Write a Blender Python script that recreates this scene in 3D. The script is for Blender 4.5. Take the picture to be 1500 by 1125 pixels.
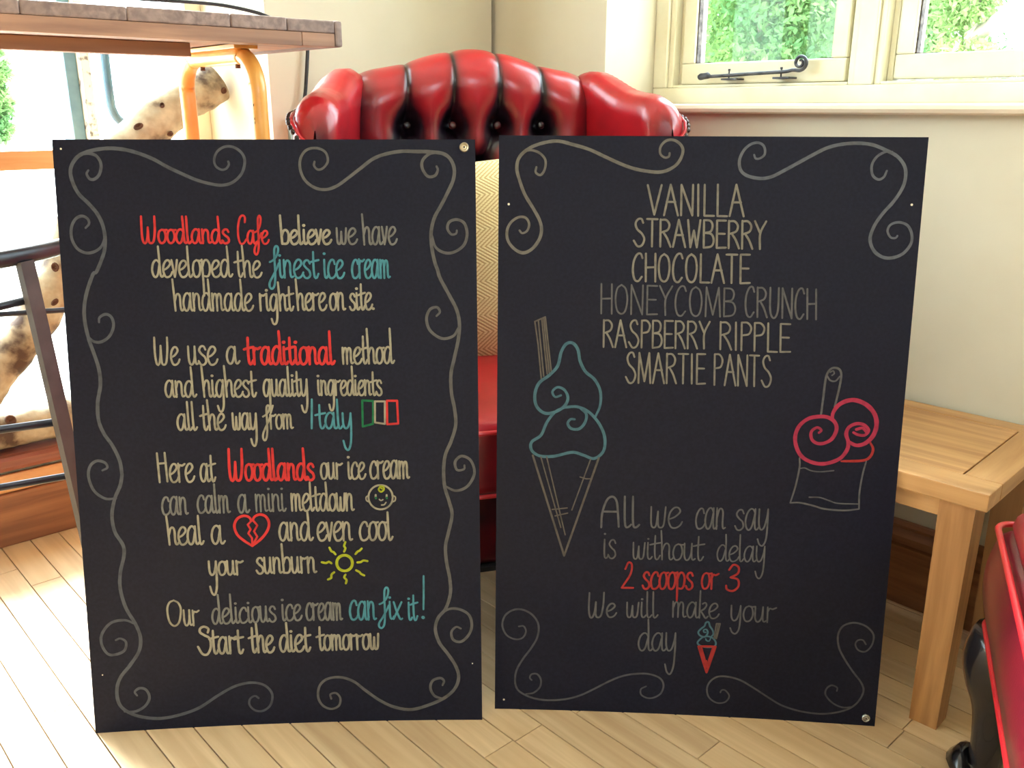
import bpy, bmesh, math, random
from mathutils import Vector, Matrix, noise
random.seed(7)
C = bpy.context.scene.collection
for o in list(bpy.data.objects):
    bpy.data.objects.remove(o)
scene = bpy.context.scene
PI = math.pi

# ---------------------------------------------------------------- camera
F_PX, PITCH, ROLL, CAM_H = 1305.25, 0.3005, 0.0022, 0.8705
cam_data = bpy.data.cameras.new('camera')
cam = bpy.data.objects.new('camera', cam_data)
C.objects.link(cam)
cam.location = (0, 0, CAM_H)
cam_data.sensor_width = 36.0
cam_data.lens = F_PX * 36.0 / 1500.0
cam_data.clip_start = 0.05
_f = Vector((0, math.cos(PITCH), -math.sin(PITCH)))
_r = Vector((1, 0, 0)) * math.cos(ROLL) + Vector((0, math.sin(PITCH), math.cos(PITCH))) * math.sin(ROLL)
_u = _r.cross(_f)
cam.matrix_world = Matrix(((_r.x, _u.x, -_f.x, 0), (_r.y, _u.y, -_f.y, 0), (_r.z, _u.z, -_f.z, CAM_H), (0, 0, 0, 1)))
scene.camera = cam

# ---------------------------------------------------------------- light and exposure
SKY_STRENGTH = 15.0
world = bpy.data.worlds.new('overcast_sky')
scene.world = world
world.use_nodes = True
wn, wl_ = world.node_tree.nodes, world.node_tree.links
wn.clear()
wo = wn.new('ShaderNodeOutputWorld'); wb = wn.new('ShaderNodeBackground')
wtc = wn.new('ShaderNodeTexCoord'); wsx = wn.new('ShaderNodeSeparateXYZ'); wr_ = wn.new('ShaderNodeValToRGB')
wl_.new(wtc.outputs['Generated'], wsx.inputs[0]); wl_.new(wsx.outputs['Z'], wr_.inputs[0])
wr_.color_ramp.elements[0].position = 0.0; wr_.color_ramp.elements[0].color = (0.72, 0.84, 0.95, 1)
wr_.color_ramp.elements[1].position = 0.5; wr_.color_ramp.elements[1].color = (0.74, 0.88, 1.0, 1)
wl_.new(wr_.outputs[0], wb.inputs[0]); wb.inputs[1].default_value = SKY_STRENGTH
wl_.new(wb.outputs[0], wo.inputs[0])

sun_data = bpy.data.lights.new('sun', 'SUN')
sun_data.energy = 42.0
sun_data.angle = math.radians(26)
sun_data.color = (1.0, 0.98, 0.94)
sun = bpy.data.objects.new('sun', sun_data)
C.objects.link(sun)
SUN_DIR = Vector((0.55, -0.62, -0.62))        # direction the light travels
sun.rotation_euler = SUN_DIR.to_track_quat('-Z', 'Y').to_euler()
sun.location = (-4, 5, 5)

vs = scene.view_settings
vs.view_transform = 'Standard'
vs.look = 'None'
vs.gamma = 1.0
vs.use_curve_mapping = False
vs.exposure = 0.08

# ---------------------------------------------------------------- materials
def srgb(r, g, b):
    f = lambda v: (v / 255.0) / 12.92 if v / 255.0 <= 0.04045 else ((v / 255.0 + 0.055) / 1.055) ** 2.4
    return (f(r), f(g), f(b), 1.0)

def base_mat(name, rough=0.5, metal=0.0, coat=0.0, spec=0.5):
    m = bpy.data.materials.new(name)
    m.use_nodes = True
    b = m.node_tree.nodes['Principled BSDF']
    b.inputs['Roughness'].default_value = rough
    b.inputs['Metallic'].default_value = metal
    b.inputs['Coat Weight'].default_value = coat
    b.inputs['Specular IOR Level'].default_value = spec
    return m, m.node_tree.nodes, m.node_tree.links, b

def bump(nt, links, b, height, strength=0.3, dist=0.002):
    n = nt.new('ShaderNodeBump')
    n.inputs['Strength'].default_value = strength
    n.inputs['Distance'].default_value = dist
    links.new(height, n.inputs['Height'])
    links.new(n.outputs[0], b.inputs['Normal'])

def noise_mat(name, c1, c2, scale=8.0, rough=0.5, metal=0.0, bump_s=0.1, detail=4.0, stretch=(1, 1, 1), coat=0.0, spec=0.5, coords='Object', dist=0.001, lo=.35, hi=.65):
    m, nt, lk, b = base_mat(name, rough, metal, coat, spec)
    tc = nt.new('ShaderNodeTexCoord'); mp = nt.new('ShaderNodeMapping'); nz = nt.new('ShaderNodeTexNoise'); cr = nt.new('ShaderNodeValToRGB')
    mp.inputs['Scale'].default_value = stretch
    nz.inputs['Scale'].default_value = scale; nz.inputs['Detail'].default_value = detail
    lk.new(tc.outputs[coords], mp.inputs[0]); lk.new(mp.outputs[0], nz.inputs[0]); lk.new(nz.outputs['Fac'], cr.inputs[0])
    cr.color_ramp.elements[0].color = c1; cr.color_ramp.elements[0].position = lo
    cr.color_ramp.elements[1].color = c2; cr.color_ramp.elements[1].position = hi
    lk.new(cr.outputs[0], b.inputs['Base Color'])
    if bump_s:
        bump(nt, lk, b, nz.outputs['Fac'], bump_s, dist)
    return m

def wood_mat(name, c1, c2, c3, axis='X', scale=14.0, rough=0.45, vary=0.25, coat=0.0, bump_s=0.15):
    """long grain running along the given local axis, with a value shift per object"""
    m, nt, lk, b = base_mat(name, rough, 0.0, coat)
    tc = nt.new('ShaderNodeTexCoord'); mp = nt.new('ShaderNodeMapping')
    oi = nt.new('ShaderNodeObjectInfo'); add = nt.new('ShaderNodeVectorMath'); add.operation = 'ADD'
    mul = nt.new('ShaderNodeMath'); mul.operation = 'MULTIPLY'; mul.inputs[1].default_value = 37.0
    s = {'X': (0.06, 1, 1), 'Y': (1, 0.06, 1), 'Z': (1, 1, 0.06)}[axis]
    mp.inputs['Scale'].default_value = s
    lk.new(oi.outputs['Random'], mul.inputs[0]); lk.new(tc.outputs['Object'], add.inputs[0]); lk.new(mul.outputs[0], add.inputs[1])
    lk.new(add.outputs[0], mp.inputs[0])
    n1 = nt.new('ShaderNodeTexNoise'); n1.inputs['Scale'].default_value = scale * 6; n1.inputs['Detail'].default_value = 5; n1.inputs['Distortion'].default_value = 0.4
    n2 = nt.new('ShaderNodeTexNoise'); n2.inputs['Scale'].default_value = scale; n2.inputs['Detail'].default_value = 2
    lk.new(mp.outputs[0], n1.inputs[0]); lk.new(mp.outputs[0], n2.inputs[0])
    cr = nt.new('ShaderNodeValToRGB')
    cr.color_ramp.elements[0].position = 0.36; cr.color_ramp.elements[0].color = c1
    cr.color_ramp.elements[1].position = 0.66; cr.color_ramp.elements[1].color = c2
    lk.new(n1.outputs['Fac'], cr.inputs[0])
    mx = nt.new('ShaderNodeMixRGB'); mx.blend_type = 'MIX'; mx.inputs['Color2'].default_value = c3
    cr2 = nt.new('ShaderNodeValToRGB'); cr2.color_ramp.elements[0].position = 0.42; cr2.color_ramp.elements[1].position = 0.68
    lk.new(n2.outputs['Fac'], cr2.inputs[0])
    m2 = nt.new('ShaderNodeMath'); m2.operation = 'MULTIPLY'; m2.inputs[1].default_value = 0.7
    lk.new(cr2.outputs[0], m2.inputs[0]); lk.new(m2.outputs[0], mx.inputs['Fac'])
    lk.new(cr.outputs[0], mx.inputs['Color1'])
    hs = nt.new('ShaderNodeHueSaturation')
    mr = nt.new('ShaderNodeMapRange'); mr.inputs['To Min'].default_value = 1 - vary; mr.inputs['To Max'].default_value = 1 + vary
    lk.new(oi.outputs['Random'], mr.inputs['Value']); lk.new(mr.outputs[0], hs.inputs['Value'])
    lk.new(mx.outputs[0], hs.inputs['Color']); lk.new(hs.outputs[0], b.inputs['Base Color'])
    if bump_s:
        bump(nt, lk, b, n1.outputs['Fac'], bump_s, 0.0006)
    return m

def plain(name, c, rough=0.5, metal=0.0, coat=0.0, spec=0.5):
    return noise_mat(name, tuple(v * 0.92 for v in c[:3]) + (1,), c, 30.0, rough, metal, 0.03, coat=coat, spec=spec)

M = {}
M['wall'] = noise_mat('wall_paint', srgb(200, 190, 166), srgb(206, 197, 174), 5, 0.8, bump_s=0.15, detail=8, dist=0.002)
M['ceiling'] = plain('ceiling_paint', srgb(222, 222, 218), 0.9)
M['cream_paint'] = noise_mat('cream_gloss_paint', srgb(222, 214, 184), srgb(232, 226, 200), 12, 0.35, bump_s=0.2, detail=6, dist=0.001)
M['sill'] = noise_mat('sill_paint', srgb(214, 196, 172), srgb(222, 206, 182), 10, 0.45, bump_s=0.1)
M['peeling'] = noise_mat('peeling_white_paint', srgb(120, 115, 105), srgb(228, 226, 215), 60, 0.6, bump_s=0.4, detail=8, lo=.36, hi=.46)
M['floor_gap'] = plain('floor_gap_dust', srgb(40, 26, 16), 0.9)
M['floor'] = wood_mat('maple_strip', srgb(190, 158, 120), srgb(212, 182, 142), srgb(198, 164, 122), 'X', 9, 0.42, 0.10, bump_s=0.1)
M['oak'] = wood_mat('oak', srgb(170, 122, 74), srgb(200, 154, 102), srgb(184, 140, 90), 'X', 12, 0.42, 0.05)
M['oak_y'] = wood_mat('oak_cross', srgb(170, 122, 74), srgb(200, 154, 102), srgb(184, 140, 90), 'Y', 12, 0.42, 0.05)
M['oak_z'] = wood_mat('oak_upright', srgb(150, 104, 62), srgb(178, 130, 82), srgb(164, 118, 72), 'Z', 12, 0.42, 0.03)
M['skirting'] = wood_mat('skirting_wood', srgb(118, 72, 44), srgb(156, 102, 64), srgb(126, 84, 56), 'X', 10, 0.5, 0.12)
M['mahogany'] = wood_mat('mahogany', srgb(110, 58, 44), srgb(142, 82, 62), srgb(124, 72, 58), 'X', 10, 0.4, 0.05)
M['orange_pine'] = wood_mat('orange_pine', srgb(186, 128, 78), srgb(212, 160, 108), srgb(198, 142, 92), 'X', 8, 0.4, 0.05)
M['bar_top'] = wood_mat('weathered_board', srgb(112, 92, 86), srgb(150, 126, 116), srgb(128, 104, 94), 'Y', 16, 0.7, 0.12)
M['bar_rail'] = wood_mat('reclaimed_pine', srgb(132, 94, 74), srgb(172, 128, 100), srgb(148, 106, 82), 'X', 10, 0.6, 0.08)
M['yellow'] = noise_mat('yellow_enamel', srgb(222, 150, 66), srgb(236, 172, 84), 14, 0.35, bump_s=0.1, detail=5, coat=0.3)
M['rust'] = plain('rust_spot', srgb(92, 54, 30), 0.8)
M['black_metal'] = noise_mat('black_metal', srgb(34, 34, 40), srgb(48, 48, 54), 20, 0.38, metal=0.3, bump_s=0.05)
M['gunmetal'] = noise_mat('dark_gunmetal', srgb(58, 54, 54), srgb(78, 72, 70), 20, 0.55, metal=0.1, bump_s=0.08)
M['iron'] = noise_mat('wrought_iron', srgb(52, 52, 58), srgb(84, 84, 90), 60, 0.42, metal=0.5, bump_s=0.4)
M['cable'] = plain('black_cable', srgb(30, 30, 34), 0.5)
M['socket'] = plain('grey_socket', srgb(138, 160, 164), 0.4)
M['brass'] = noise_mat('antique_brass', srgb(150, 130, 96), srgb(196, 180, 146), 40, 0.3, metal=0.9, bump_s=0.05)
M['chrome'] = noise_mat('steel_screw', srgb(170, 170, 165), srgb(220, 220, 215), 40, 0.25, metal=0.9, bump_s=0.0)
M['nail'] = plain('dark_nail_head', srgb(74, 62, 58), 0.3, 0.8)
M['black_wood'] = noise_mat('ebonised_wood', srgb(20, 18, 22), srgb(32, 28, 32), 10, 0.25, bump_s=0.05, coat=0.4)
M['under_cloth'] = plain('black_lining_cloth', srgb(22, 20, 24), 0.9)
M['concrete'] = noise_mat('pale_paving', srgb(176, 174, 166), srgb(200, 198, 190), 3, 0.9)
M['grass'] = noise_mat('lawn', srgb(110, 140, 70), srgb(150, 176, 96), 6, 0.9, detail=6)
M['blue_shade'] = noise_mat('blue_grey_shade', srgb(92, 128, 146), srgb(120, 156, 170), 20, 0.5)  # shade tone for one side of the peeling mullion
M['blue_dark'] = noise_mat('weathered_blue_paint', srgb(52, 78, 98), srgb(72, 98, 116), 20, 0.6)
M['outside_bark'] = noise_mat('pale_bark', srgb(150, 140, 124), srgb(196, 188, 172), 10, 0.9)
M['straw'] = None

def board_mat(name, c1, c2):
    return noise_mat(name, c1, c2, 220, 0.5, bump_s=0.12, detail=3, dist=0.0004, spec=0.12)
M['board'] = board_mat('blackboard_face', srgb(19, 20, 33), srgb(24, 25, 39))
M['board_edge'] = plain('board_edge_core', srgb(150, 138, 118), 0.8)
M['board_edge_dark'] = plain('board_edge_black', srgb(44, 38, 38), 0.7)

def pen(r, g, b_): return tuple(v * 0.60 for v in srgb(r, g, b_)[:3]) + (1.0,)
CHALK = {'cream': pen(176, 170, 150), 'grey': pen(136, 136, 132), 'cream2': pen(150, 146, 134), 'dim': pen(114, 114, 114), 'dim2': pen(112, 106, 100),
         'red': pen(222, 66, 66), 'darkred': pen(184, 62, 60), 'teal': pen(88, 156, 172), 'teal2': pen(86, 126, 140), 'pink': pen(192, 64, 92),
         'green': pen(42, 128, 84), 'lime': pen(188, 200, 54), 'scroll': pen(98, 101, 108), 'scroll2': pen(112, 111, 110), 'scroll3': pen(128, 125, 119),
         'scroll4': pen(116, 121, 129), 'scroll5': pen(100, 100, 104)}
def chalk_mat(key):
    c = CHALK[key]
    d = tuple(v * 0.72 for v in c[:3]) + (1,)
    return noise_mat('chalk_pen_' + key, d, c, 90, 0.85, bump_s=0.1, detail=3, lo=.3, hi=.55, spec=0.1)
CM = {k: chalk_mat(k) for k in CHALK}

def leather_mat(name, red, dark, rough=0.3):
    m, nt, lk, b = base_mat(name, rough, 0.0, 0.35)
    b.inputs['Coat Roughness'].default_value = 0.22
    at = nt.new('ShaderNodeAttribute'); at.attribute_name = 'dye'  # per-vertex darkening: antique dye in the folds plus painted shade
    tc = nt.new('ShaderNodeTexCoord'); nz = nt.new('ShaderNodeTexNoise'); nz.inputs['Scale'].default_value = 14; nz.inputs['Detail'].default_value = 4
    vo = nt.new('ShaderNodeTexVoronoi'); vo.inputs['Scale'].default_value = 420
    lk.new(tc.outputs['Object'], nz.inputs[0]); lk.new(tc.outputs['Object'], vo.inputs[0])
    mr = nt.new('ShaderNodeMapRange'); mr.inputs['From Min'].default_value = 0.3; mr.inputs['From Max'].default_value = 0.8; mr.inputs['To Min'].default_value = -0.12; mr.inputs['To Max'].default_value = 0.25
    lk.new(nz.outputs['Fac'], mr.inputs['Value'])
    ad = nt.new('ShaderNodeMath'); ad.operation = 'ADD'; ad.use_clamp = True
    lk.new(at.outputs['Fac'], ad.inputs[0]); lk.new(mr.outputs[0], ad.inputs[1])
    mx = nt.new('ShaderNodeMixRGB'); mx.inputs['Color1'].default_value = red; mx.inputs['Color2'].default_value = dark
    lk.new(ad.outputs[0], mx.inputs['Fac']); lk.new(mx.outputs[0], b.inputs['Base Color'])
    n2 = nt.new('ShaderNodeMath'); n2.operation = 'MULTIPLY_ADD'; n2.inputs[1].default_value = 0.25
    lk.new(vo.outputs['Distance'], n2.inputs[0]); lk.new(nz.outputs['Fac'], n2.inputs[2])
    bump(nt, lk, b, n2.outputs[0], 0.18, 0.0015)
    return m
M['leather'] = leather_mat('antique_red_leather', srgb(178, 20, 32), srgb(24, 12, 22))
M['crimson'] = leather_mat('crimson_leather', srgb(146, 26, 42), srgb(44, 14, 26))
M['leather_piping'] = leather_mat('red_leather_piping', srgb(206, 40, 48), srgb(90, 12, 22))

def weave_mat():
    m, nt, lk, b = base_mat('straw_yellow_herringbone_weave', 0.9)
    tc = nt.new('ShaderNodeTexCoord')
    sx = nt.new('ShaderNodeSeparateXYZ'); lk.new(tc.outputs['Object'], sx.inputs[0])
    def mth(op, a, bb=None, v=None):
        n = nt.new('ShaderNodeMath'); n.operation = op
        for i, q in enumerate((a, bb)):
            if q is None: continue
            if isinstance(q, (int, float)): n.inputs[i].default_value = q
            else: lk.new(q, n.inputs[i])
        return n.outputs[0]
    # zigzag (herringbone) lines: x + |pingpong(z)|
    pz = mth('PINGPONG', sx.outputs['Z'], 0.030)
    v = mth('ADD', mth('MULTIPLY', sx.outputs['X'], 0.75), pz)
    stripes = mth('PINGPONG', mth('MULTIPLY', v, 150.0), 0.5)
    hor = mth('PINGPONG', mth('MULTIPLY', sx.outputs['Z'], 330.0), 0.5)
    h = mth('ADD', mth('MULTIPLY', stripes, 1.4), mth('MULTIPLY', hor, 0.5))
    cr = nt.new('ShaderNodeValToRGB'); lk.new(h, cr.inputs[0])
    cr.color_ramp.elements[0].position = 0.15; cr.color_ramp.elements[0].color = srgb(196, 160, 100)
    cr.color_ramp.elements[1].position = 0.6; cr.color_ramp.elements[1].color = srgb(248, 230, 178)
    lk.new(cr.outputs[0], b.inputs['Base Color'])
    bump(nt, lk, b, h, 0.5, 0.002)
    return m
M['straw'] = weave_mat()

def birch_mat():
    m, nt, lk, b = base_mat('birch_bark', 0.8)
    tc = nt.new('ShaderNodeTexCoord'); n1 = nt.new('ShaderNodeTexNoise'); n1.inputs['Scale'].default_value = 16; n1.inputs['Detail'].default_value = 6
    n2 = nt.new('ShaderNodeTexNoise'); n2.inputs['Scale'].default_value = 60; n2.inputs['Detail'].default_value = 4
    lk.new(tc.outputs['Object'], n1.inputs[0]); lk.new(tc.outputs['Object'], n2.inputs[0])
    cr = nt.new('ShaderNodeValToRGB'); lk.new(n1.outputs['Fac'], cr.inputs[0])
    e = cr.color_ramp.elements
    e[0].position = 0.36; e[0].color = srgb(84, 60, 46)
    e[1].position = 0.48; e[1].color = srgb(180, 160, 130)
    e2 = e.new(0.6); e2.color = srgb(200, 186, 158)
    mx = nt.new('ShaderNodeMixRGB'); mx.blend_type = 'MULTIPLY'; mx.inputs['Fac'].default_value = 0.5
    lk.new(cr.outputs[0], mx.inputs['Color1']); lk.new(n2.outputs['Fac'], mx.inputs['Color2'])
    lk.new(mx.outputs[0], b.inputs['Base Color'])
    bump(nt, lk, b, n1.outputs['Fac'], 0.7, 0.006)
    return m
M['birch'] = birch_mat()
M['knot'] = plain('dark_knot', srgb(86, 56, 40), 0.9)
M['cut_wood'] = noise_mat('cut_birch_end', srgb(150, 104, 72), srgb(186, 140, 104), 18, 0.8, bump_s=0.3)

def leaf_mat(name, c1, c2):
    m = bpy.data.materials.new(name); m.use_nodes = True
    nt, lk = m.node_tree.nodes, m.node_tree.links
    nt.clear()
    o = nt.new('ShaderNodeOutputMaterial'); d = nt.new('ShaderNodeBsdfDiffuse'); t = nt.new('ShaderNodeBsdfTranslucent'); mx = nt.new('ShaderNodeMixShader')
    tc = nt.new('ShaderNodeTexCoord'); nz = nt.new('ShaderNodeTexNoise'); nz.inputs['Scale'].default_value = 1.6; nz.inputs['Detail'].default_value = 4; cr = nt.new('ShaderNodeValToRGB')
    lk.new(tc.outputs['Object'], nz.inputs[0]); lk.new(nz.outputs['Fac'], cr.inputs[0])
    cr.color_ramp.elements[0].position = .38; cr.color_ramp.elements[0].color = c1; cr.color_ramp.elements[1].position = .62; cr.color_ramp.elements[1].color = c2
    for s in (d, t): lk.new(cr.outputs[0], s.inputs[0])
    mx.inputs[0].default_value = 0.4
    lk.new(d.outputs[0], mx.inputs[1]); lk.new(t.outputs[0], mx.inputs[2]); lk.new(mx.outputs[0], o.inputs[0])
    return m
M['leaf'] = leaf_mat('conifer_leaf', srgb(84, 122, 76), srgb(138, 166, 100))
M['leaf2'] = leaf_mat('shrub_leaf', srgb(112, 150, 90), srgb(168, 186, 118))

def glass_mat():
    m = bpy.data.materials.new('window_glass'); m.use_nodes = True
    nt, lk = m.node_tree.nodes, m.node_tree.links
    nt.clear()
    o = nt.new('ShaderNodeOutputMaterial'); t = nt.new('ShaderNodeBsdfTransparent'); g = nt.new('ShaderNodeBsdfGlossy'); mx = nt.new('ShaderNodeMixShader')
    g.inputs['Roughness'].default_value = 0.02
    t.inputs[0].default_value = (0.93, 0.96, 0.94, 1)
    tc = nt.new('ShaderNodeTexCoord'); mp = nt.new('ShaderNodeMapping'); mp.inputs['Scale'].default_value = (1, 1, .3); mp.inputs['Rotation'].default_value = (0, .4, 0)
    nz = nt.new('ShaderNodeTexNoise'); nz.inputs['Scale'].default_value = 6; nz.inputs['Detail'].default_value = 5
    mr = nt.new('ShaderNodeMapRange'); mr.inputs['From Min'].default_value = .4; mr.inputs['From Max'].default_value = .8; mr.inputs['To Min'].default_value = .012; mr.inputs['To Max'].default_value = .035
    lk.new(tc.outputs['Object'], mp.inputs[0]); lk.new(mp.outputs[0], nz.inputs[0]); lk.new(nz.outputs['Fac'], mr.inputs['Value'])
    lk.new(mr.outputs[0], mx.inputs[0])
    lk.new(t.outputs[0], mx.inputs[1]); lk.new(g.outputs[0], mx.inputs[2]); lk.new(mx.outputs[0], o.inputs[0])
    return m
M['glass'] = glass_mat()

# ---------------------------------------------------------------- helpers
class MB:
    """collects vertices and faces, then links ONE mesh object"""
    def __init__(s): s.v = []; s.f = []; s.dye = None
    def add(s, vs_, fs):
        n = len(s.v); s.v += [tuple(p) for p in vs_]; s.f += [tuple(i + n for i in f) for f in fs]; return s
    def box(s, x0, x1, y0, y1, z0, z1, bev=0.0):
        if bev <= 0:
            v = [(x, y, z) for z in (z0, z1) for y in (y0, y1) for x in (x0, x1)]
            return s.add(v, [(0, 2, 3, 1), (4, 5, 7, 6), (0, 1, 5, 4), (2, 6, 7, 3), (0, 4, 6, 2), (1, 3, 7, 5)])
        bm = bmesh.new()
        bmesh.ops.create_cube(bm, size=1.0, matrix=Matrix.Translation(((x0 + x1) / 2, (y0 + y1) / 2, (z0 + z1) / 2)) @ Matrix.Diagonal((x1 - x0, y1 - y0, z1 - z0, 1)))
        bmesh.ops.bevel(bm, geom=bm.edges[:], offset=bev, segments=2, affect='EDGES', profile=0.6)
        return s.from_bm(bm)
    def from_bm(s, bm):
        bm.verts.index_update()
        s.add([v.co[:] for v in bm.verts], [tuple(v.index for v in f.verts) for f in bm.faces])
        bm.free(); return s
    def tube(s, pts, r, n=10, caps=True, flat=None, closed=False):
        """tube along points; r a number or list; flat=(a,b) elliptical scale along (side, up)"""
        P = [Vector(p) for p in pts]; N = len(P)
        rr = r if isinstance(r, (list, tuple)) else [r] * N
        up = Vector((0, 0, 1)); rings = []
        prev = None
        for i in range(N):
            a = P[(i - 1) % N] if (closed or i > 0) else P[i]; b = P[(i + 1) % N] if (closed or i < N - 1) else P[i]
            t = (b - a).normalized()
            if prev is None:
                sd = t.cross(up)
                if sd.length < 0.05: sd = t.cross(Vector((0, 1, 0)))
                sd.normalize()
            else:
                sd = (prev - t * prev.dot(t)).normalized()
            prev = sd; u = sd.cross(t).normalized()
            fa, fb = flat if flat else (1, 1)
            rings.append([P[i] + sd * math.cos(2 * PI * k / n) * rr[i] * fa + u * math.sin(2 * PI * k / n) * rr[i] * fb for k in range(n)])
        vs_ = [p for rg in rings for p in rg]; fs = []
        M_ = N if closed else N - 1
        for i in range(M_):
            for k in range(n):
                j = (i + 1) % N
                fs.append((i * n + k, i * n + (k + 1) % n, j * n + (k + 1) % n, j * n + k))
        if caps and not closed:
            fs.append(tuple(range(n))[::-1]); fs.append(tuple((N - 1) * n + k for k in range(n)))
        return s.add(vs_, fs)
    def grid(s, fn, nu, nv, close_u=False, close_v=False):
        vs_ = [fn(i / (nu if close_u else nu - 1), j / (nv if close_v else nv - 1)) for i in range(nu) for j in range(nv)]
        fs = []
        for i in range(nu if close_u else nu - 1):
            for j in range(nv if close_v else nv - 1):
                a, b = (i + 1) % nu, (j + 1) % nv
                fs.append((i * nv + j, a * nv + j, a * nv + b, i * nv + b))
        return s.add(vs_, fs)
    def lathe(s, prof, n=24, cx=0, cy=0):
        vs_ = [(cx + r * math.cos(2 * PI * k / n), cy + r * math.sin(2 * PI * k / n), z) for r, z in prof for k in range(n)]
        fs = [(i * n + k, i * n + (k + 1) % n, (i + 1) * n + (k + 1) % n, (i + 1) * n + k) for i in range(len(prof) - 1) for k in range(n)]
        fs.append(tuple(range(n))[::-1]); fs.append(tuple((len(prof) - 1) * n + k for k in range(n)))
        return s.add(vs_, fs)
    def build(s, name, mat, parent=None, smooth=False, fix=True, dye=None):
        me = bpy.data.meshes.new(name)
        me.from_pydata(s.v, [], s.f); me.validate()
        if fix:
            bm = bmesh.new(); bm.from_mesh(me); bmesh.ops.recalc_face_normals(bm, faces=bm.faces[:]); bm.to_mesh(me); bm.free()
        if dye is not None:
            at = me.attributes.new('dye', 'FLOAT', 'POINT')
            at.data.foreach_set('value', dye)
        if smooth:
            me.polygons.foreach_set('use_smooth', [True] * len(me.polygons))
        me.update()
        for mm in (mat if isinstance(mat, (list, tuple)) else [mat]): me.materials.append(mm)
        o = bpy.data.objects.new(name, me); C.objects.link(o)
        if parent is not None: o.parent = parent
        return o

def auto_smooth(o, ang=35):
    """smooth faces, keep sharp edges by angle"""
    me = o.data
    me.polygons.foreach_set('use_smooth', [True] * len(me.polygons))
    bm = bmesh.new(); bm.from_mesh(me)
    for e in bm.edges:
        e.smooth = not (len(e.link_faces) == 2 and e.calc_face_angle(0) > math.radians(ang))
    bm.to_mesh(me); bm.free()
    return o

def empty(name, loc=(0, 0, 0), rz=0.0, parent=None):
    o = bpy.data.objects.new(name, None); C.objects.link(o)
    o.empty_display_size = 0.1
    o.location = loc; o.rotation_euler = (0, 0, rz)
    if parent is not None: o.parent = parent
    return o

def tag(o, label=None, cat=None, group=None, kind=None):
    if label: o['label'] = label
    if cat: o['category'] = cat
    if group: o['group'] = group
    if kind: o['kind'] = kind
    return o

def place(o, loc, rz=0.0):
    o.location = loc; o.rotation_euler = (0, 0, rz); return o

def spline(pts, step=1.0, closed=False):
    """centripetal-ish Catmull-Rom through points of any dimension"""
    P = [Vector(p) for p in pts]
    if len(P) < 3:
        return P
    out = []
    n = len(P)
    for i in range(n - 1):
        p0 = P[i - 1] if i > 0 else P[0] * 2 - P[1]
        p1, p2 = P[i], P[i + 1]
        p3 = P[i + 2] if i < n - 2 else P[-1] * 2 - P[-2]
        k = max(2, int((p2 - p1).length / step))
        for j in range(k):
            t = j / k
            out.append(0.5 * ((2 * p1) + (p2 - p0) * t + (2 * p0 - 5 * p1 + 4 * p2 - p3) * t * t + (3 * p1 - p0 - 3 * p2 + p3) * t * t * t))
    out.append(P[-1])
    return out

# ---------------------------------------------------------------- the room, measured
CORNER = Vector((-0.051, 2.284, 0.0))
CORNER_R = CORNER + Vector((0.735, 0.678, 0)) * 0.015 - Vector((0.678, -0.735, 0)) * 0.008
ANG_R = math.atan2(-0.735, 0.678)          # right wall: local x runs along it away from the corner, local y points outdoors
ANG_L = math.atan2(0.659, 0.752)           # left wall: local -x runs along it away from the corner, local y points outdoors
def on_r(s, d=0.0, z=0.0): return CORNER + Vector((0.678, -0.735, 0)) * s + Vector((0.735, 0.678, 0)) * d + Vector((0, 0, z))
def on_l(s, d=0.0, z=0.0): return CORNER - Vector((0.752, 0.659, 0)) * s + Vector((-0.659, 0.752, 0)) * d + Vector((0, 0, z))
def wall_obj(mb, name, mat, ang, kind='structure', parent=None):
    o = mb.build(name, mat)
    if parent is None: place(o, CORNER, ang)
    else: o.parent = parent
    if kind and parent is None: o['kind'] = kind
    return o
ROOM = 3.5
H = 2.45
# ---------------------------------------------------------------- floor: strips parallel to the right wall
slab = MB().box(-0.3, ROOM + .2, -ROOM - .2, 0.35, -0.12, -0.013)
floor = wall_obj(slab, 'floor', M['floor_gap'], ANG_R)
PW = 0.0546                                  # strip width
def strip_mesh(L):
    return MB().box(0.0007, L - 0.0007, 0.0009, PW - 0.0009, -0.013, 0.0, 0.0006)
strip_lengths = [0.45, 0.6, 0.75, 0.9]
strip_meshes = {}
near, rest = [], MB()
q0 = (Vector((-0.241, 1.017, 0)) - CORNER)
y_ref = q0.dot(Vector((0.735, 0.678, 0)))    # one known joint line
k0 = math.floor((-ROOM - y_ref) / PW)
row = k0
placed = 0
rng = random.Random(11)
xj = (Vector((0.594 + 0.02, 1.16, 0)) - CORNER).dot(Vector((0.678, -0.735, 0)))   # one known butt joint beside the oak table
while True:
    y = y_ref + row * PW
    if y > 0.28: break
    x = -0.25 - rng.random() * 0.7
    if abs(y - (-1.51 + 0.0)) < 0: pass
    while x < ROOM:
        L = rng.choice(strip_lengths)
        cx, cy = x + L / 2, y + PW / 2
        w = CORNER + Vector((0.678, -0.735, 0)) * cx + Vector((0.735, 0.678, 0)) * cy
        inview = (0.70 < w.y < 2.1 and abs(w.x) < 0.62 * w.y + 0.32) and y > -1.65
        if inview and placed < 290:
            if L not in strip_meshes:
                o = strip_mesh(L).build('plank', M['floor'], floor)
                strip_meshes[L] = o.data
            else:
                o = bpy.data.objects.new('plank', strip_meshes[L]); C.objects.link(o); o.parent = floor
            o.location = (x, y, 0); placed += 1
        else:
            rest.box(x + 0.0006, x + L - 0.0006, y + 0.0007, y + PW - 0.0007, -0.013, 0.0)
        x += L
    row += 1
r_ = rest.build('floorboards', M['floor'], floor); r_['kind'] = 'stuff'
print('planks', placed)

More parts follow.
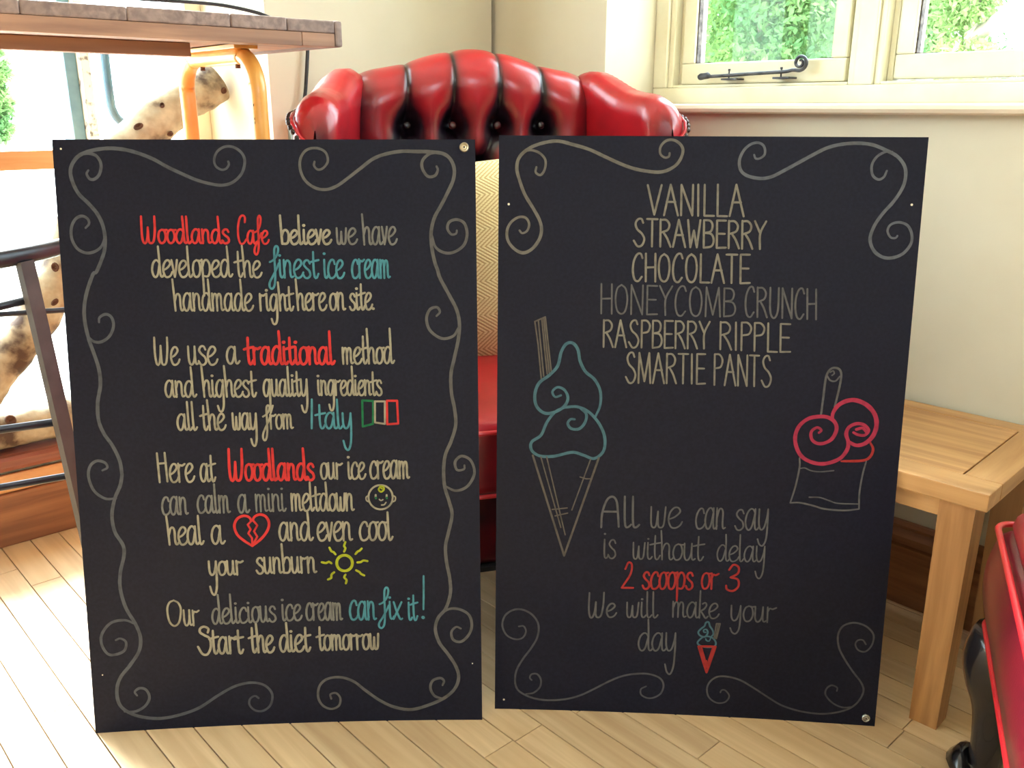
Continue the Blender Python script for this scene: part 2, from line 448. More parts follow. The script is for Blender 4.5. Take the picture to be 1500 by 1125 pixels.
# ---------------------------------------------------------------- walls
T = 0.30
mb = MB()
WZ0, WZ1, WS0, WS1 = 0.861, 2.15, 0.36, 1.95
mb.box(-0.3, WS0, 0, T, 0, H); mb.box(WS0, WS1, 0, T, 0, WZ0); mb.box(WS0, WS1, 0, T, WZ1, H); mb.box(WS1, ROOM, 0, T, 0, H)
place(wall_obj(mb, 'wall_right', M['wall'], ANG_R), CORNER_R, ANG_R)
AS0, AS1, AZ1 = 0.585, 2.75, 2.2            # the alcove of the left window, distances from the corner
mb = MB()
mb.box(-AS0, 0.0, 0, 0.42, 0, H); mb.box(-AS1, -AS0, 0, 0.42, AZ1, H); mb.box(-ROOM, -AS1, 0, 0.42, 0, H)
wall_obj(mb, 'wall_left', M['wall'], ANG_L)
# unseen walls behind the camera; side opening added to let in front light
mb = MB()
mb.box(ROOM, ROOM + .2, -ROOM, -2.3, 0, H); mb.box(ROOM, ROOM + .2, -2.3, -1.5, 0, 1.0); mb.box(ROOM, ROOM + .2, -2.3, -1.5, 1.8, H); mb.box(ROOM, ROOM + .2, -1.5, .3, 0, H)
wall_obj(mb, 'wall_side', M['wall'], ANG_R)
mb = MB()
mb.box(-ROOM - .2, -ROOM, -ROOM, .42, 0, H)
wall_obj(mb, 'wall_rear', M['wall'], ANG_L)
wall_obj(MB().box(-0.4, ROOM + .2, -ROOM - .2, 0.45, H, H + .15), 'ceiling', M['ceiling'], ANG_R)

# baseboards
def skirting(name, s0, s1, ang, sign=1, d=0.0):
    # profile: plain board, groove, moulded cap
    prof = [(0.0, 0), (-0.020, 0), (-0.020, 0.112), (-0.014, 0.115), (-0.014, 0.121), (-0.021, 0.124), (-0.021, 0.132), (-0.016, 0.140), (-0.012, 0.144), (-0.014, 0.150), (-0.008, 0.156), (0.0, 0.156)]
    mb = MB(); n = len(prof)
    mb.add([(x * sign, y + d, z) for x in (s0, s1) for y, z in prof], [(i, (i + 1) % n, (i + 1) % n + n, i + n) for i in range(n)] + [tuple(range(n))[::-1], tuple(range(n, 2 * n))])
    return wall_obj(mb, name, M['skirting'], ang)
place(skirting('baseboard_right', 0.0, ROOM, ANG_R), CORNER_R, ANG_R)
skirting('baseboard_left', 0.021, AS0, ANG_L, -1)

# window sill along the right wall (rounded nose)
prof = [(0.16, 0.861), (-0.024, 0.861), (-0.031, 0.864), (-0.034, 0.870), (-0.031, 0.876), (-0.024, 0.879), (0.16, 0.879)]
n = len(prof); mb = MB()
mb.add([(x, y, z) for x in (WS0 - 0.03, WS1 + 0.03) for y, z in prof if True], [(i, (i + 1) % n, (i + 1) % n + n, i + n) for i in range(n)] + [tuple(range(n))[::-1], tuple(range(n, 2 * n))])
# the part behind the wall face must stay inside the opening
mb.v = [((min(max(x, WS0), WS1) if y > 0.1 else x), y, z) for x, y, z in mb.v]
place(wall_obj(mb, 'trim_1', M['sill'], ANG_R), CORNER_R, ANG_R)

# ---------------------------------------------------------------- window_1: cream casement window of the right wall
w1 = empty('window_1', CORNER_R, ANG_R); w1['kind'] = 'structure'
D0 = 0.165                                   # inner face of the outer frame
def bar(name, x0, x1, y0, y1, z0, z1, bev=0.003, mat='cream_paint', parent=None):
    return MB().box(x0, x1, y0, y1, z0, z1, bev).build(name, M[mat], parent if parent is not None else w1)
fr = bar('bottom_rail', WS0, WS1, D0, 0.28, 0.8795, 0.914)
bar('top_rail', WS0, WS1, D0, 0.28, 2.10, WZ1)
bar('side_post', WS0, 0.396, D0, 0.28, 0.914, 2.10)
bar('side_post', 1.90, WS1, D0, 0.28, 0.914, 2.10)
bar('mullion', 0.842, 0.880, D0, 0.28, 0.914, 2.10)
bar('mullion', 1.36, 1.40, D0, 0.28, 0.914, 2.10)
def moulding(a0, a1, z0, z1):                # stepped inner moulding, set back
    m_ = MB(); w_, y0, y1 = 0.014, D0 + 0.008, 0.27
    m_.box(a0, a0 + w_, y0, y1, z0, z1, .003); m_.box(a1 - w_, a1, y0, y1, z0, z1, .003)
    m_.box(a0 + w_, a1 - w_, y0 , y1, z0, z0 + 0.006, .002); m_.box(a0 + w_, a1 - w_, y0, y1, z1 - w_, z1, .003)
    w_2, y2 = 0.026, D0 + 0.03
    m_.box(a0 + w_, a0 + w_2, y2, y1, z0 + .006, z1 - w_, .003); m_.box(a1 - w_2, a1 - w_, y2, y1, z0 + .006, z1 - w_, .003)
    m_.build('moulding', M['cream_paint'], w1)
moulding(0.396, 0.842, 0.914, 2.10)
moulding(0.880, 1.36, 0.914, 2.10)
moulding(1.40, 1.90, 0.914, 2.10)
def casement(a0, a1, z0, z1, y0=0.186, fr_w=0.034, low=0.044):
    c = empty('casement', (0, 0, 0), 0, w1)
    y1 = y0 + 0.04
    bar('casement_rail', a0, a1, y0, y1, z0, z0 + low, .004, parent=c)
    bar('casement_rail', a0, a1, y0, y1, z1 - fr_w, z1, .004, parent=c)
    bar('casement_stile', a0, a0 + fr_w, y0, y1, z0 + low, z1 - fr_w, .004, parent=c)
    bar('casement_stile', a1 - fr_w, a1, y0, y1, z0 + low, z1 - fr_w, .004, parent=c)
    # perished putty line round the glass
    m_ = MB(); g = 0.003
    m_.box(a0 + fr_w - .0005, a0 + fr_w + g, y0 + .006, y0 + .02, z0 + low, z1 - fr_w)
    m_.box(a0 + fr_w, a0 + fr_w + .04, y0 + .006, y0 + .02, z0 + low - .0005, z0 + low + .0015)
    m_.box(a1 - fr_w - .03, a1 - fr_w, y0 + .006, y0 + .02, z0 + low - .0005, z0 + low + .0015)
    m_.build('putty_crack', M['peeling_dark'], c)
    p = MB().box(a0 + fr_w, a1 - fr_w, y0 + 0.018, y0 + 0.021, z0 + low, z1 - fr_w).build('glass_pane', M['glass'], c)
    return c
M['peeling_dark'] = noise_mat('perished_putty', srgb(60, 52, 52), srgb(110, 100, 96), 80, 0.9, bump_s=0.5)
casement(0.4225, 0.8155, 0.921, 2.085)
casement(0.9075, 1.3335, 0.923, 2.085, 0.192)
casement(1.4275, 1.8735, 0.923, 2.085, 0.192)

# wrought-iron casement stay
st = MB()
yb = 0.162
arm = [(0.502, yb, 0.936), (0.54, yb, 0.9365), (0.60, yb, 0.9385), (0.67, yb, 0.9405), (0.700, yb, 0.9415), (0.716, yb, 0.944)]
cx_, cz_ = 0.7285, 0.9575
for k in range(34):
    a = -PI / 2 - 0.15 + k * 0.30
    r = 0.0150 - 0.0112 * (k / 33.0)
    arm.append((cx_ + 0.002 + r * math.cos(a), yb, cz_ + r * math.sin(a)))
arm = spline(arm, 0.003)
st.tube(arm, [0.0037 - 0.0030 * max(0, (i / len(arm) - 0.55)) for i in range(len(arm))], 8, flat=(1.5, 1.0))
stay = st.build('casement_stay', M['iron'], w1, smooth=True)
kn = MB(); kn.tube([(0.489, yb, 0.9345), (0.494, yb, 0.936), (0.504, yb, 0.937), (0.512, yb, 0.938), (0.518, yb, 0.936)], [0.0055, 0.0074, 0.0066, 0.0070, 0.0042], 8)
kn.build('stay_knuckle', M['iron'], stay, smooth=True)
for px in (0.566, 0.690):
    pm = MB(); pm.tube([(px, yb, 0.930), (px, yb, 0.946)], 0.0017, 8); pm.tube([(px, yb, 0.946), (px, yb, 0.950)], 0.0026, 8)
    pm.box(px - .016, px + .022, yb - 0.006, 0.192, 0.9275, 0.9315, .001)
    pm.build('stay_pin', M['iron'], stay)

# ---------------------------------------------------------------- window_2: tall window in the alcove of the left wall
w2 = empty('window_2', CORNER, ANG_L); w2['kind'] = 'structure'
W2 = 0.302
def bar2(name, s0, s1, y0, y1, z0, z1, bev=0.003, mat='cream_paint', parent=None):
    return MB().box(-s1, -s0, y0, y1, z0, z1, bev).build(name, M[mat], parent if parent is not None else w2)
bar2('side_post', AS0, 0.622, W2, 0.39, 0.20, AZ1)
bar2('side_post', 2.70, AS1, W2, 0.39, 0.20, AZ1)
bar2('top_rail', 0.622, 2.70, W2, 0.39, 2.14, AZ1)
bar2('mullion', 0.836, 0.856, W2 - 0.012, 0.39, 0.788, 2.14, mat='peeling')
bar2('mullion_shade', 0.856, 0.880, W2 + 0.012, 0.385, 0.788, 2.14, mat='blue_shade')  # blue-grey strip stands for the shaded side of the mullion
bar2('mullion', 1.55, 1.60, W2, 0.39, 0.788, 2.14)
bar2('transom', 0.622, 2.70, W2 - 0.03, 0.39, 0.749, 0.787, mat='orange_pine')
bar2('bottom_rail', 0.622, 2.70, W2, 0.39, 0.20, 0.235)
for a, b_, z0, z1 in ((0.622, 0.836, 0.787, 2.14), (0.880, 1.55, 0.787, 2.14), (1.60, 2.70, 0.787, 2.14), (0.622, 2.70, 0.235, 0.749)):
    bar2('glass_pane', a, b_, 0.345, 0.348, z0, z1, 0, 'glass')
# bent blue-grey casement bracket on the outside of the glass
bp = [(-0.762, .42, 1.05), (-0.764, .42, 0.97), (-0.764, .42, 0.90), (-0.762, .42, 0.865), (-0.750, .42, 0.842), (-0.730, .42, 0.832), (-0.70, .42, 0.829), (-0.66, .42, 0.829)]
m_ = MB(); m_.tube(spline(bp, .008), 0.010, 8); m_.build('bent_bracket', M['blue_dark'], w2, smooth=True)

# the stepped wooden ledge under it
led = empty('trim_2', CORNER, ANG_L); led['kind'] = 'structure'
MB().box(-AS1, -AS0, 0.187, 0.42, 0.0, 0.112, .003).build('plain_board', M['skirting'], led)
MB().box(-AS1, -AS0, 0.193, 0.42, 0.113, 0.152, .005).build('moulded_board', M['orange_pine'], led)
MB().box(-AS1, -AS0, 0.199, 0.42, 0.1525, 0.158, .001).build('shadow_groove', M['black_wood'], led)
MB().box(-AS1, -AS0, 0.188, 0.42, 0.158, 0.192, .010).build('ledge_board', M['mahogany'], led)

# ---------------------------------------------------------------- outdoors
gnd = MB().box(-14, 14, -6, 18, -0.42, -0.35).build('ground', M['concrete']); gnd['kind'] = 'structure'
def foliage_mesh(cx, cy, blobs, n, size, seed, droop=0.0):
    r = random.Random(seed); vs_, fs = [], []
    tot = sum(b[3] ** 2 for b in blobs)
    for bx, by, bz, br in blobs:
        for _ in range(int(n * br ** 2 / tot)):
            d = Vector((r.gauss(0, 1), r.gauss(0, 1), r.gauss(0, 1))).normalized()
            p = Vector((cx + bx, cy + by, bz)) + d * br * (0.55 + 0.5 * r.random())
            a = Vector((r.gauss(0, 1), r.gauss(0, 1), r.gauss(0, 1))).normalized()
            a.z -= droop; a.normalize()
            b = a.cross(Vector((r.gauss(0, 1), r.gauss(0, 1), r.gauss(0, 1)))).normalized()
            L, Wd = size * (0.6 + r.random()), size * 0.24 * (0.6 + r.random())
            i = len(vs_)
            vs_ += [p, p + a * L * .5 + b * Wd, p + a * L, p + a * L * .5 - b * Wd]
            fs.append((i, i + 1, i + 2, i + 3))
    mb = MB(); mb.v = [tuple(v) for v in vs_]; mb.f = fs
    return mb
def tree(name, label, cat, pos, h, blobs, n, size, leaf, seed, group=None, trunk=0.09, droop=0.0, lean=0.0):
    t = empty(name, (pos.x, pos.y, -0.35)); tag(t, label, cat, group)
    tm = MB()
    tm.tube(spline([(0, 0, 0), (lean * .3, 0.03, h * .35), (lean * .7, -0.03, h * .6), (lean, 0.02, h * .85)], .15), trunk, 8)
    rr = random.Random(seed + 5)
    for k in range(6):
        a = rr.random() * 2 * PI; z = h * (.35 + .09 * k)
        tm.tube([(lean * .5, 0, z), (lean * .5 + math.cos(a) * .4, math.sin(a) * .4, z + .25), (lean * .5 + math.cos(a) * .8, math.sin(a) * .8, z + .35)], [.04, .025, .012], 6)
    tm.build('trunk', M['outside_bark'], t, smooth=True)
    f = foliage_mesh(0, 0, blobs, n, size, seed, droop).build('foliage', M[leaf], t, fix=False); f['kind'] = 'stuff'
    return t
# through the right-hand window: conifers beside the building
def ray_pt(px, dist):                        # a spot outdoors, by bearing from the room's viewing side
    a = math.atan2((px - 750) / F_PX, math.cos(PITCH))
    return Vector((math.sin(a) * dist, math.cos(a) * dist, 0))
cone_blobs = [(0, 0, .5, 1.0), (.3, .2, 1.3, 1.0), (-.3, 0, 1.9, .95), (.1, -.2, 2.6, .9), (0, 0, 3.3, .75), (0, .1, 4.0, .5)]
tree('conifer', 'feathery green conifer outside the right window, behind the closed casement', 'tree', ray_pt(1075, 7.0), 4.2, cone_blobs, 90000, .046, 'leaf', 3, droop=.5)
tree('conifer', 'tall conifer farther out, behind the left half of the casement glass', 'tree', ray_pt(1090, 14.5), 6.6, [(x * 1.6, y, z * 1.6, q_ * 1.75) for x, y, z, q_ in cone_blobs], 70000, .085, 'leaf', 13, droop=.5)
tree('conifer', 'darker conifer outside, behind the right end of the casement glass', 'tree', ray_pt(1250, 10.2), 4.4, [(b[0] * .8, b[1], b[2], b[3] * 1.0) for b in cone_blobs], 80000, .055, 'leaf', 4, droop=.5)
tree('conifer', 'tall conifer farthest out, behind the middle of the casement glass', 'tree', ray_pt(1215, 19.5), 7.4, [(x * 1.4, y, z * 1.9, q_ * 1.5) for x, y, z, q_ in cone_blobs], 60000, .11, 'leaf', 14, droop=.5)
tree('shrub', 'pale green shrub outside the second pane of the right window', 'shrub', ray_pt(1348, 5.6), 2.2, [(0, 0, .6, .28), (.03, 0, 1.05, .22), (-.03, 0, 1.4, .19), (-.06, 0, 1.75, .15)], 14000, .038, 'leaf2', 5, trunk=.04)
pole = MB(); pp = ray_pt(1192, 4.6); pole.tube([(0, 0, 0), (0, 0, 3.0)], 0.008, 8)
po = pole.build('thin_pole', M['ceiling']); place(po, (pp.x, pp.y, -0.35)); tag(po, 'thin pale upright rod outside the right window in front of the conifers', 'pole')
# through the left-hand window
tree('shrub', 'green shrub outside the tall left window at the edge of the picture', 'shrub', ray_pt(-8, 22), 2.6, [(0, 0, 1.0, .42), (0, 0, 1.6, .45), (0.05, 0, 2.1, .3)], 5200, .13, 'leaf2', 8, trunk=.05)
tree('garden_tree', 'green garden tree outside the tall left window, right of a pale trunk', 'tree', ray_pt(58, 21), 3.0, [(0, 0, .8, .26), (0, 0, 1.3, .32), (0.02, 0, 1.9, .34), (0, 0, 2.3, .26)], 5200, .12, 'leaf', 9, trunk=.03)
bt = MB(); bt.tube(spline([(0, 0, 0), (.05, 0, 1.2), (-.03, 0, 2.2), (-.22, 0, 3.4), (-.3, 0, 4.6)], .2), .15, 10)
bt_o = bt.build('bare_tree', M['outside_bark'], smooth=True); b_p = ray_pt(34, 18); place(bt_o, (b_p.x, b_p.y, -0.35)); tag(bt_o, 'pale bare tree trunk standing between the two greens outside the left window', 'tree')

# ---------------------------------------------------------------- birch logs in the alcove
def log_obj(name, pts, radii, label, cat, group=None, seed=1, knots=()):
    sp = spline([Vector(p) for p in pts], .012)
    base = sp[-1].copy(); N = len(sp); n = 22
    rad = []
    for i in range(N):
        f = i / (N - 1) * (len(radii) - 1); a = int(min(f, len(radii) - 2)); t = f - a
        rad.append(radii[a] * (1 - t) + radii[a + 1] * t)
    mb = MB(); mb.tube(sp, rad, n, caps=False)
    out = []
    for i in range(N):
        c = sp[i]
        for k in range(n):
            p = Vector(mb.v[i * n + k]); d = (p - c).normalized()
            h = noise.noise(p * 22 + Vector((seed, 0, 0))) * .006 + noise.noise(p * 70) * .0022
            h += (-.004 if noise.noise(p * 9 + Vector((0, seed, 0))) > .25 else 0)
            out.append(tuple(p + d * h - base))
    mb.v = out
    o = mb.build(name, M['birch'], smooth=True)
    o.location = base; tag(o, label, cat, group)
    # cut ends
    for i0 in (0, (N - 1) * n):
        e = MB(); cen = sum((Vector(out[i0 + k]) for k in range(n)), Vector()) / n
        e.add([cen] + out[i0:i0 + n], [(0, k + 1, (k + 1) % n + 1) for k in range(n)])
        e.build('cut_end', M['cut_wood'], o)
    for (t, ang, r) in knots:
        i = int(t * (N - 1)); c = sp[i] - base; tg = (sp[min(i + 1, N - 1)] - sp[max(i - 1, 0)]).normalized()
        toc = (Vector((0, 0, CAM_H)) - sp[i]).normalized(); sd = tg.cross(toc).normalized(); fr_ = (toc - tg * toc.dot(tg)).normalized()
        d = (fr_ * math.cos(ang) + sd * math.sin(ang)).normalized()
        q = c + d * (rad[i] - 0.004); u = d.cross(tg).normalized()
        km = MB(); ring = []
        prof = [(0.0, .004), (.5, .0055), (.8, .009), (1.0, .0105), (1.25, .004)]
        vs_ = [q + d * prof[0][1]]
        for f, hh in prof[1:]:
            vs_ += [q + (u * math.cos(2 * PI * k / 12) * f * r + tg * math.sin(2 * PI * k / 12) * f * r * 1.25) * (1 + .16 * math.sin(2 * 2 * PI * k / 12 + t * 40)) + d * (hh * .55 + .004) for k in range(12)]
        fs = [(0, 1 + k, 1 + (k + 1) % 12) for k in range(12)]
        for j in range(len(prof) - 2):
            fs += [(1 + j * 12 + k, 1 + j * 12 + (k + 1) % 12, 1 + (j + 1) * 12 + (k + 1) % 12, 1 + (j + 1) * 12 + k) for k in range(12)]
        km.add(vs_, fs); km.build('knot', M['knot'], o, smooth=True)
    return o
tp = [(-0.640, 2.034, 0.922), (-0.673, 2.005, 0.898), (-0.72, 1.964, 0.866), (-0.772, 1.918, 0.815), (-0.838, 1.861, 0.726), (-0.888, 1.816, 0.614), (-0.933, 1.777, 0.51), (-0.990, 1.728, 0.410), (-1.055, 1.675, 0.322)]
log_obj('birch_log', tp, [0.040, 0.042, 0.044, 0.048, 0.047, 0.044, 0.040, 0.038, 0.036], 'crooked birch trunk leaning across the tall left window', 'log', 'birch logs', 3,
        [(.03, -.5, .005), (.13, -.45, .006), (.175, .35, .004), (.215, -.9, .005), (.25, .3, .006), (.285, -1.0, .004), (.64, .3, .006), (.72, -.3, .005)])
log_obj('birch_log', [on_l(0.95, .245, .238), on_l(1.2, .24, .237), on_l(1.5, .245, .238), on_l(1.8, .245, .237)], [0.040, 0.043, 0.044, 0.042], 'short horizontal birch log lying on the wooden ledge under the left window', 'log', 'birch logs', 9, [(.2, .3, .008), (.45, -.2, .009)])

# ---------------------------------------------------------------- bar table along the window wall
BAR_P = Vector((-0.277, 1.55, 0))            # right-hand front corner
bt_ = empty('bar_table', BAR_P, ANG_L)       # local -x along the front edge, local y towards the window wall
tag(bt_, 'high bar table of weathered planks on a bent yellow metal leg by the left window', 'table')
BL = 1.75; BD = 0.36
# boards run front to back; their end grain shows on the front edge
cuts = [0.014, 0.098, 0.190, 0.340, 0.475, 0.60, 0.73, 0.86, 1.0, 1.13, 1.27, 1.41, 1.56, 1.70, BL]
for a, b_ in zip(cuts[:-1], cuts[1:]):
    dz = random.uniform(-.0008, .0008)
    MB().box(-b_ + .0006, -a - .0006, random.uniform(-.0012, .0012), BD, 0.9845, 1.0035 + dz, .0022).build('top_board', M['bar_top'], bt_)
MB().box(-0.0135, 0, -.001, BD, 0.9640, 1.0040, .004).build('end_board', M['bar_top'], bt_)
MB().box(-0.072, -.014, .001, .045, 0.9640, 0.9842, .001).build('front_rail', M['bar_rail'], bt_)
MB().box(-BL, -0.0728, .001, .045, 0.9635, 0.9842, .001).build('front_rail', M['bar_rail'], bt_)
MB().box(-BL, -.016, .0455, BD - .03, 0.968, 0.9842, .001).build('underside_board', M['bar_rail'], bt_)
MB().box(-BL, -0.205, .12, .15, 0.9475, 0.9675, .001).build('cross_rail', M['bar_rail'], bt_)
# bent sheet-metal leg frames: an upside-down U standing front to back
def u_leg(x):
    pts = []
    y0, y1, zt, r = .040, .322, 0.9500, .055
    pts += [(x, y0 - .012, 0.0), (x, y0 - .006, .4), (x, y0, .8)]
    for k in range(9):
        a = PI - k * PI / 16
        pts.append((x, y0 + r + r * math.cos(a), zt - r + r * math.sin(a)))
    for k in range(9):
        a = PI / 2 - k * PI / 16
        pts.append((x, y1 - r + r * math.cos(a), zt - r + r * math.sin(a)))
    pts += [(x, y1, .8), (x, y1 + .006, .4), (x, y1 + .012, 0.0)]
    mb = MB(); mb.tube(spline(pts, .012), .0135, 16, flat=(1.0, 1.0))
    o = mb.build('metal_leg', M['yellow'], bt_, smooth=True)
    MB().box(x - .02, x + .02, y0 + .03, y1 - .03, zt + .010, 0.9665, .001).build('leg_plate', M['yellow'], o)
    for yy in (.105, .245):
        b = MB(); b.lathe([(.0045, zt - .019), (.0045, zt - .0145), (.0038, zt - .0125), (.002, zt - .012)], 8, x, yy); b.build('rivet', M['rust'], o)
    for (yy, zz) in ((y0 - .003, .895), (y0 - .003, .884), (y0 - .004, .872), (y0 - .004, .845), (y0 - .004, .851)):
        b = MB(); b.box(x - .0125, x - .0118, yy - .002, yy + .001, zz, zz + .004, .0003); b.build('chip', M['rust'], o)
    return o
u_leg(-0.135); u_leg(-1.62)

# cables
m_ = MB(); m_.tube(spline([(-0.375, 1.552, 1.0070), (-0.392, 1.552, 1.0085), (-0.408, 1.550, 1.0150), (-0.445, 1.548, 1.0235), (-0.494, 1.545, 1.0300), (-0.598, 1.53, 1.0350), (-0.735, 1.48, 1.042), (-0.87, 1.38, 1.032), (-0.95, 1.32, 1.0085), (-1.0, 1.28, 1.0070)], .01), .003, 8)
c_ = m_.build('black_cable', M['cable'], smooth=True); tag(c_, 'thin black cable arching above the top of the bar table', 'cable')
m_ = MB(); m_.tube(spline([on_l(.50, .0, .99) - Vector((-.659, .752, 0)) * .012, on_l(.508, -.012, .93), on_l(.515, -.012, .89), on_l(.53, -.012, .845), on_l(.535, -.008, .82)], .01), .0038, 8)
c_ = m_.build('wall_cable', M['cable'], smooth=True); tag(c_, 'black cable hanging down the beige wall to the grey socket behind the armchair', 'cable')
so = empty('wall_socket', on_l(.533, 0, .80), ANG_L); tag(so, 'small grey socket box on the beige wall beside the armchair', 'socket')
MB().box(-.02, .02, -.02, 0, -.035, .055, .004).build('socket_box', M['socket'], so)
MB().box(-.012, .012, -.027, -.02, -.01, .02, .002).build('plug', M['cable'], so)

# ---------------------------------------------------------------- metal bar chair at the left edge
SC = Vector((-1.02, 1.38, 0))
mc = empty('metal_chair', SC); tag(mc, 'black metal chair with a curved rail, cut off by the left edge', 'chair')
rail = []
for k in range(40):
    a = math.radians(-165 + 180 * k / 39.0)
    rail.append((.335 * math.cos(a), .335 * math.sin(a), .668 + .004 * math.sin(a)))
m_ = MB(); m_.tube(rail, .0125, 14, flat=(.8, 1.0)); m_.build('backrest_rail', M['black_metal'], mc, smooth=True)
m_ = MB(); m_.lathe([(.0, .432), (.125, .434), (.145, .440), (.150, .450), (.145, .456), (.10, .452), (0.0, .450)], 40); m_.build('seat', M['black_metal'], mc, smooth=True)
def flat_leg(p0, p1, w=.0125, t=.005):
    p0, p1 = Vector(p0) - SC, Vector(p1) - SC
    ax = (p1 - p0).normalized(); rad_ = Vector((p0.x + p1.x, p0.y + p1.y, 0)).normalized()
    sd = ax.cross(rad_).normalized(); nr = sd.cross(ax).normalized(); mb = MB()
    vs_ = []
    for p in (p0, p1):
        for a, b_ in ((-w, -t), (w, -t), (w, t), (-w, t)): vs_.append(p + sd * a + nr * b_)
    mb.add(vs_, [(0, 1, 2, 3)[::-1], (4, 5, 6, 7)] + [(i, (i + 1) % 4, (i + 1) % 4 + 4, i + 4) for i in range(4)])
    return mb.build('leg', M['gunmetal'], mc)
L1a, L1b = Vector((-0.697, 1.268, 0.660)), Vector((-0.663, 1.29, 0.0))
L2a, L2b = Vector((-0.700, 1.465, 0.665)), Vector((-0.665, 1.50, 0.0))
L3a, L3b = Vector((-1.33, 1.27, 0.665)), Vector((-1.37, 1.20, 0.0))
L4a, L4b = Vector((-1.145, 1.070, 0.660)), Vector((-1.16, 1.04, 0.0))
for a, b_ in ((L1a, L1b), (L2a, L2b), (L3a, L3b), (L4a, L4b)): flat_leg(a, b_)
def rod(p0, p1, r=.0045, name='rung', mat='black_metal'):
    m_ = MB(); m_.tube([Vector(p0) - SC, Vector(p1) - SC], r, 10); return m_.build(name, M[mat], mc, smooth=True)
at_ = lambda a, b_, z: a.lerp(b_, (a.z - z) / (a.z - b_.z))
rod(at_(L1a, L1b, .605), at_(L1a, L1b, .605) + Vector((-.24, -.14, -.045)), .0058, 'brace')
rod(at_(L2a, L2b, .548), Vector((-1.28, 1.26, .545)), .0045, 'brace')
rod(at_(L1a, L1b, .414), at_(L4a, L4b, .408), .0062)
rod(at_(L1a, L1b, .325), at_(L4a, L4b, .312), .0055)
rod(at_(L1a, L1b, .325), at_(L2a, L2b, .325), .0048)
for a, b_ in ((L3a, L3b), (L4a, L4b)):
    p_ = at_(a, b_, .43); c_ = SC + Vector((0, 0, .437)); rod(p_, p_.lerp(c_, .6), .006, 'seat_bracket')

# ---------------------------------------------------------------- red wing armchair
ch = empty('wing_armchair', (-0.0745, 1.806, 0), math.radians(14.5))
tag(ch, 'buttoned red leather wing armchair behind the two blackboards', 'armchair')
SEATZ, RAILZ = 0.30, 0.165
def ztop(x):
    b = 0.916
    a = abs(x)
    if a < .20: b += .038 * (0.5 + 0.5 * math.cos(PI * a / .20)) ** 0.85
    return b
BW = 0.245
buttons = []
for rw in range(5):
    z = .838 - .085 * rw
    for k in range(-3, 4):
        x = (k + (.5 if rw % 2 == 0 else 0.0)) * .0885
        if abs(x) < BW - .03: buttons.append((x, z))
def seg_d(px, pz, a, b_):
    ax, az = a; bx, bz = b_; dx, dz = bx - ax, bz - az
    t = max(0, min(1, ((px - ax) * dx + (pz - az) * dz) / (dx * dx + dz * dz)))
    return math.hypot(px - ax - t * dx, pz - az - t * dz)
folds = []
for i, a in enumerate(buttons):
    for b_ in buttons:
        if abs(a[1] - b_[1] - .085) < .01 and abs(abs(a[0] - b_[0]) - .04425) < .01: folds.append((a, b_))
for a in buttons:
    if a[1] > .83: folds.append((a, (a[0] * .92, 1.2)))
    folds += []
NU, NV = 150, 150
dye_shades = []
R0 = .05
def back_pt(u, v):
    x = -BW + 2 * BW * u
    zt = ztop(x); Lf = zt - R0 - .40; Lr = PI * R0
    s = v * (Lf + Lr + .30)
    xl = x
    # base profile
    lean = .10
    if s < Lf:
        z = .40 + s; y = -0.5 * R0; ny, nz = -1.0, 0.0
    elif s < Lf + Lr:
        a = (s - Lf) / R0
        z = zt - R0 + R0 * math.sin(a); y = R0 * .5 - R0 * math.cos(a); ny, nz = -math.cos(a), math.sin(a)
    else:
        z = zt - R0 - (s - Lf - Lr); y = 1.5 * R0; ny, nz = 1.0, 0.0
    zz = .40 + s                                # unrolled height
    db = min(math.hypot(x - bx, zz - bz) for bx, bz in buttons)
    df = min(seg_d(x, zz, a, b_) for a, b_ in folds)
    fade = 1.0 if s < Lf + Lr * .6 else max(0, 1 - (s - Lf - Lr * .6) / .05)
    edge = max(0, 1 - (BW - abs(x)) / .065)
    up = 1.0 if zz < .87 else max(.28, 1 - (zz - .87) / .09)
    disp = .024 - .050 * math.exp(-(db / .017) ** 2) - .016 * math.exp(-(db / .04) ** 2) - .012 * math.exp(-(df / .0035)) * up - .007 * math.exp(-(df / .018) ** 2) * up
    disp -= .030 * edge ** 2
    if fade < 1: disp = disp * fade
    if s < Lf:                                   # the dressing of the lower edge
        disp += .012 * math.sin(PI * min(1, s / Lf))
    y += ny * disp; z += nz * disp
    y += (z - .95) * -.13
    d = min(1.0, 1.05 * math.exp(-(db / .030) ** 2) + .95 * math.exp(-(df / .0045) ** 1.2) + .6 * math.exp(-(df / .016) ** 2) * (0.3 + 0.7 * max(0, min(1, (.98 - zz) / .12))) + .35 * max(0, min(1, (.93 - zz) / .12)) * (1 - math.exp(-(max(0, .03 - df) / .02))) + 1.0 * edge ** 1.2 * (1 if zz < .94 else .5) + .30 * max(0, min(1, (.95 - zz) / .12)))  # dark dye at buttons and folds, painted shade at the sides and lower down
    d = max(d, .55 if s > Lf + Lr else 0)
    dye_shades.append(d * fade if s < Lf + Lr else .5)
    return (xl, y + .0, z)
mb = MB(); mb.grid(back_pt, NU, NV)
mb.build('backrest', M['leather'], ch, smooth=True, dye=dye_shades)
# buttons
for bx, bz in buttons:
    if bz > .70 and abs(bx) < .2:
        m_ = MB(); m_.lathe([(.0, .0), (.0062, .0008), (.0078, .003), (.006, .0058), (.002, .0068)], 12)
        m_.v = [(x + bx, -z + (-.018 + (bz - .95) * -.13), y + bz) for x, y, z in m_.v]
        m_.build('button', M['leather'], ch, smooth=True, dye=[.92] * len(m_.v))
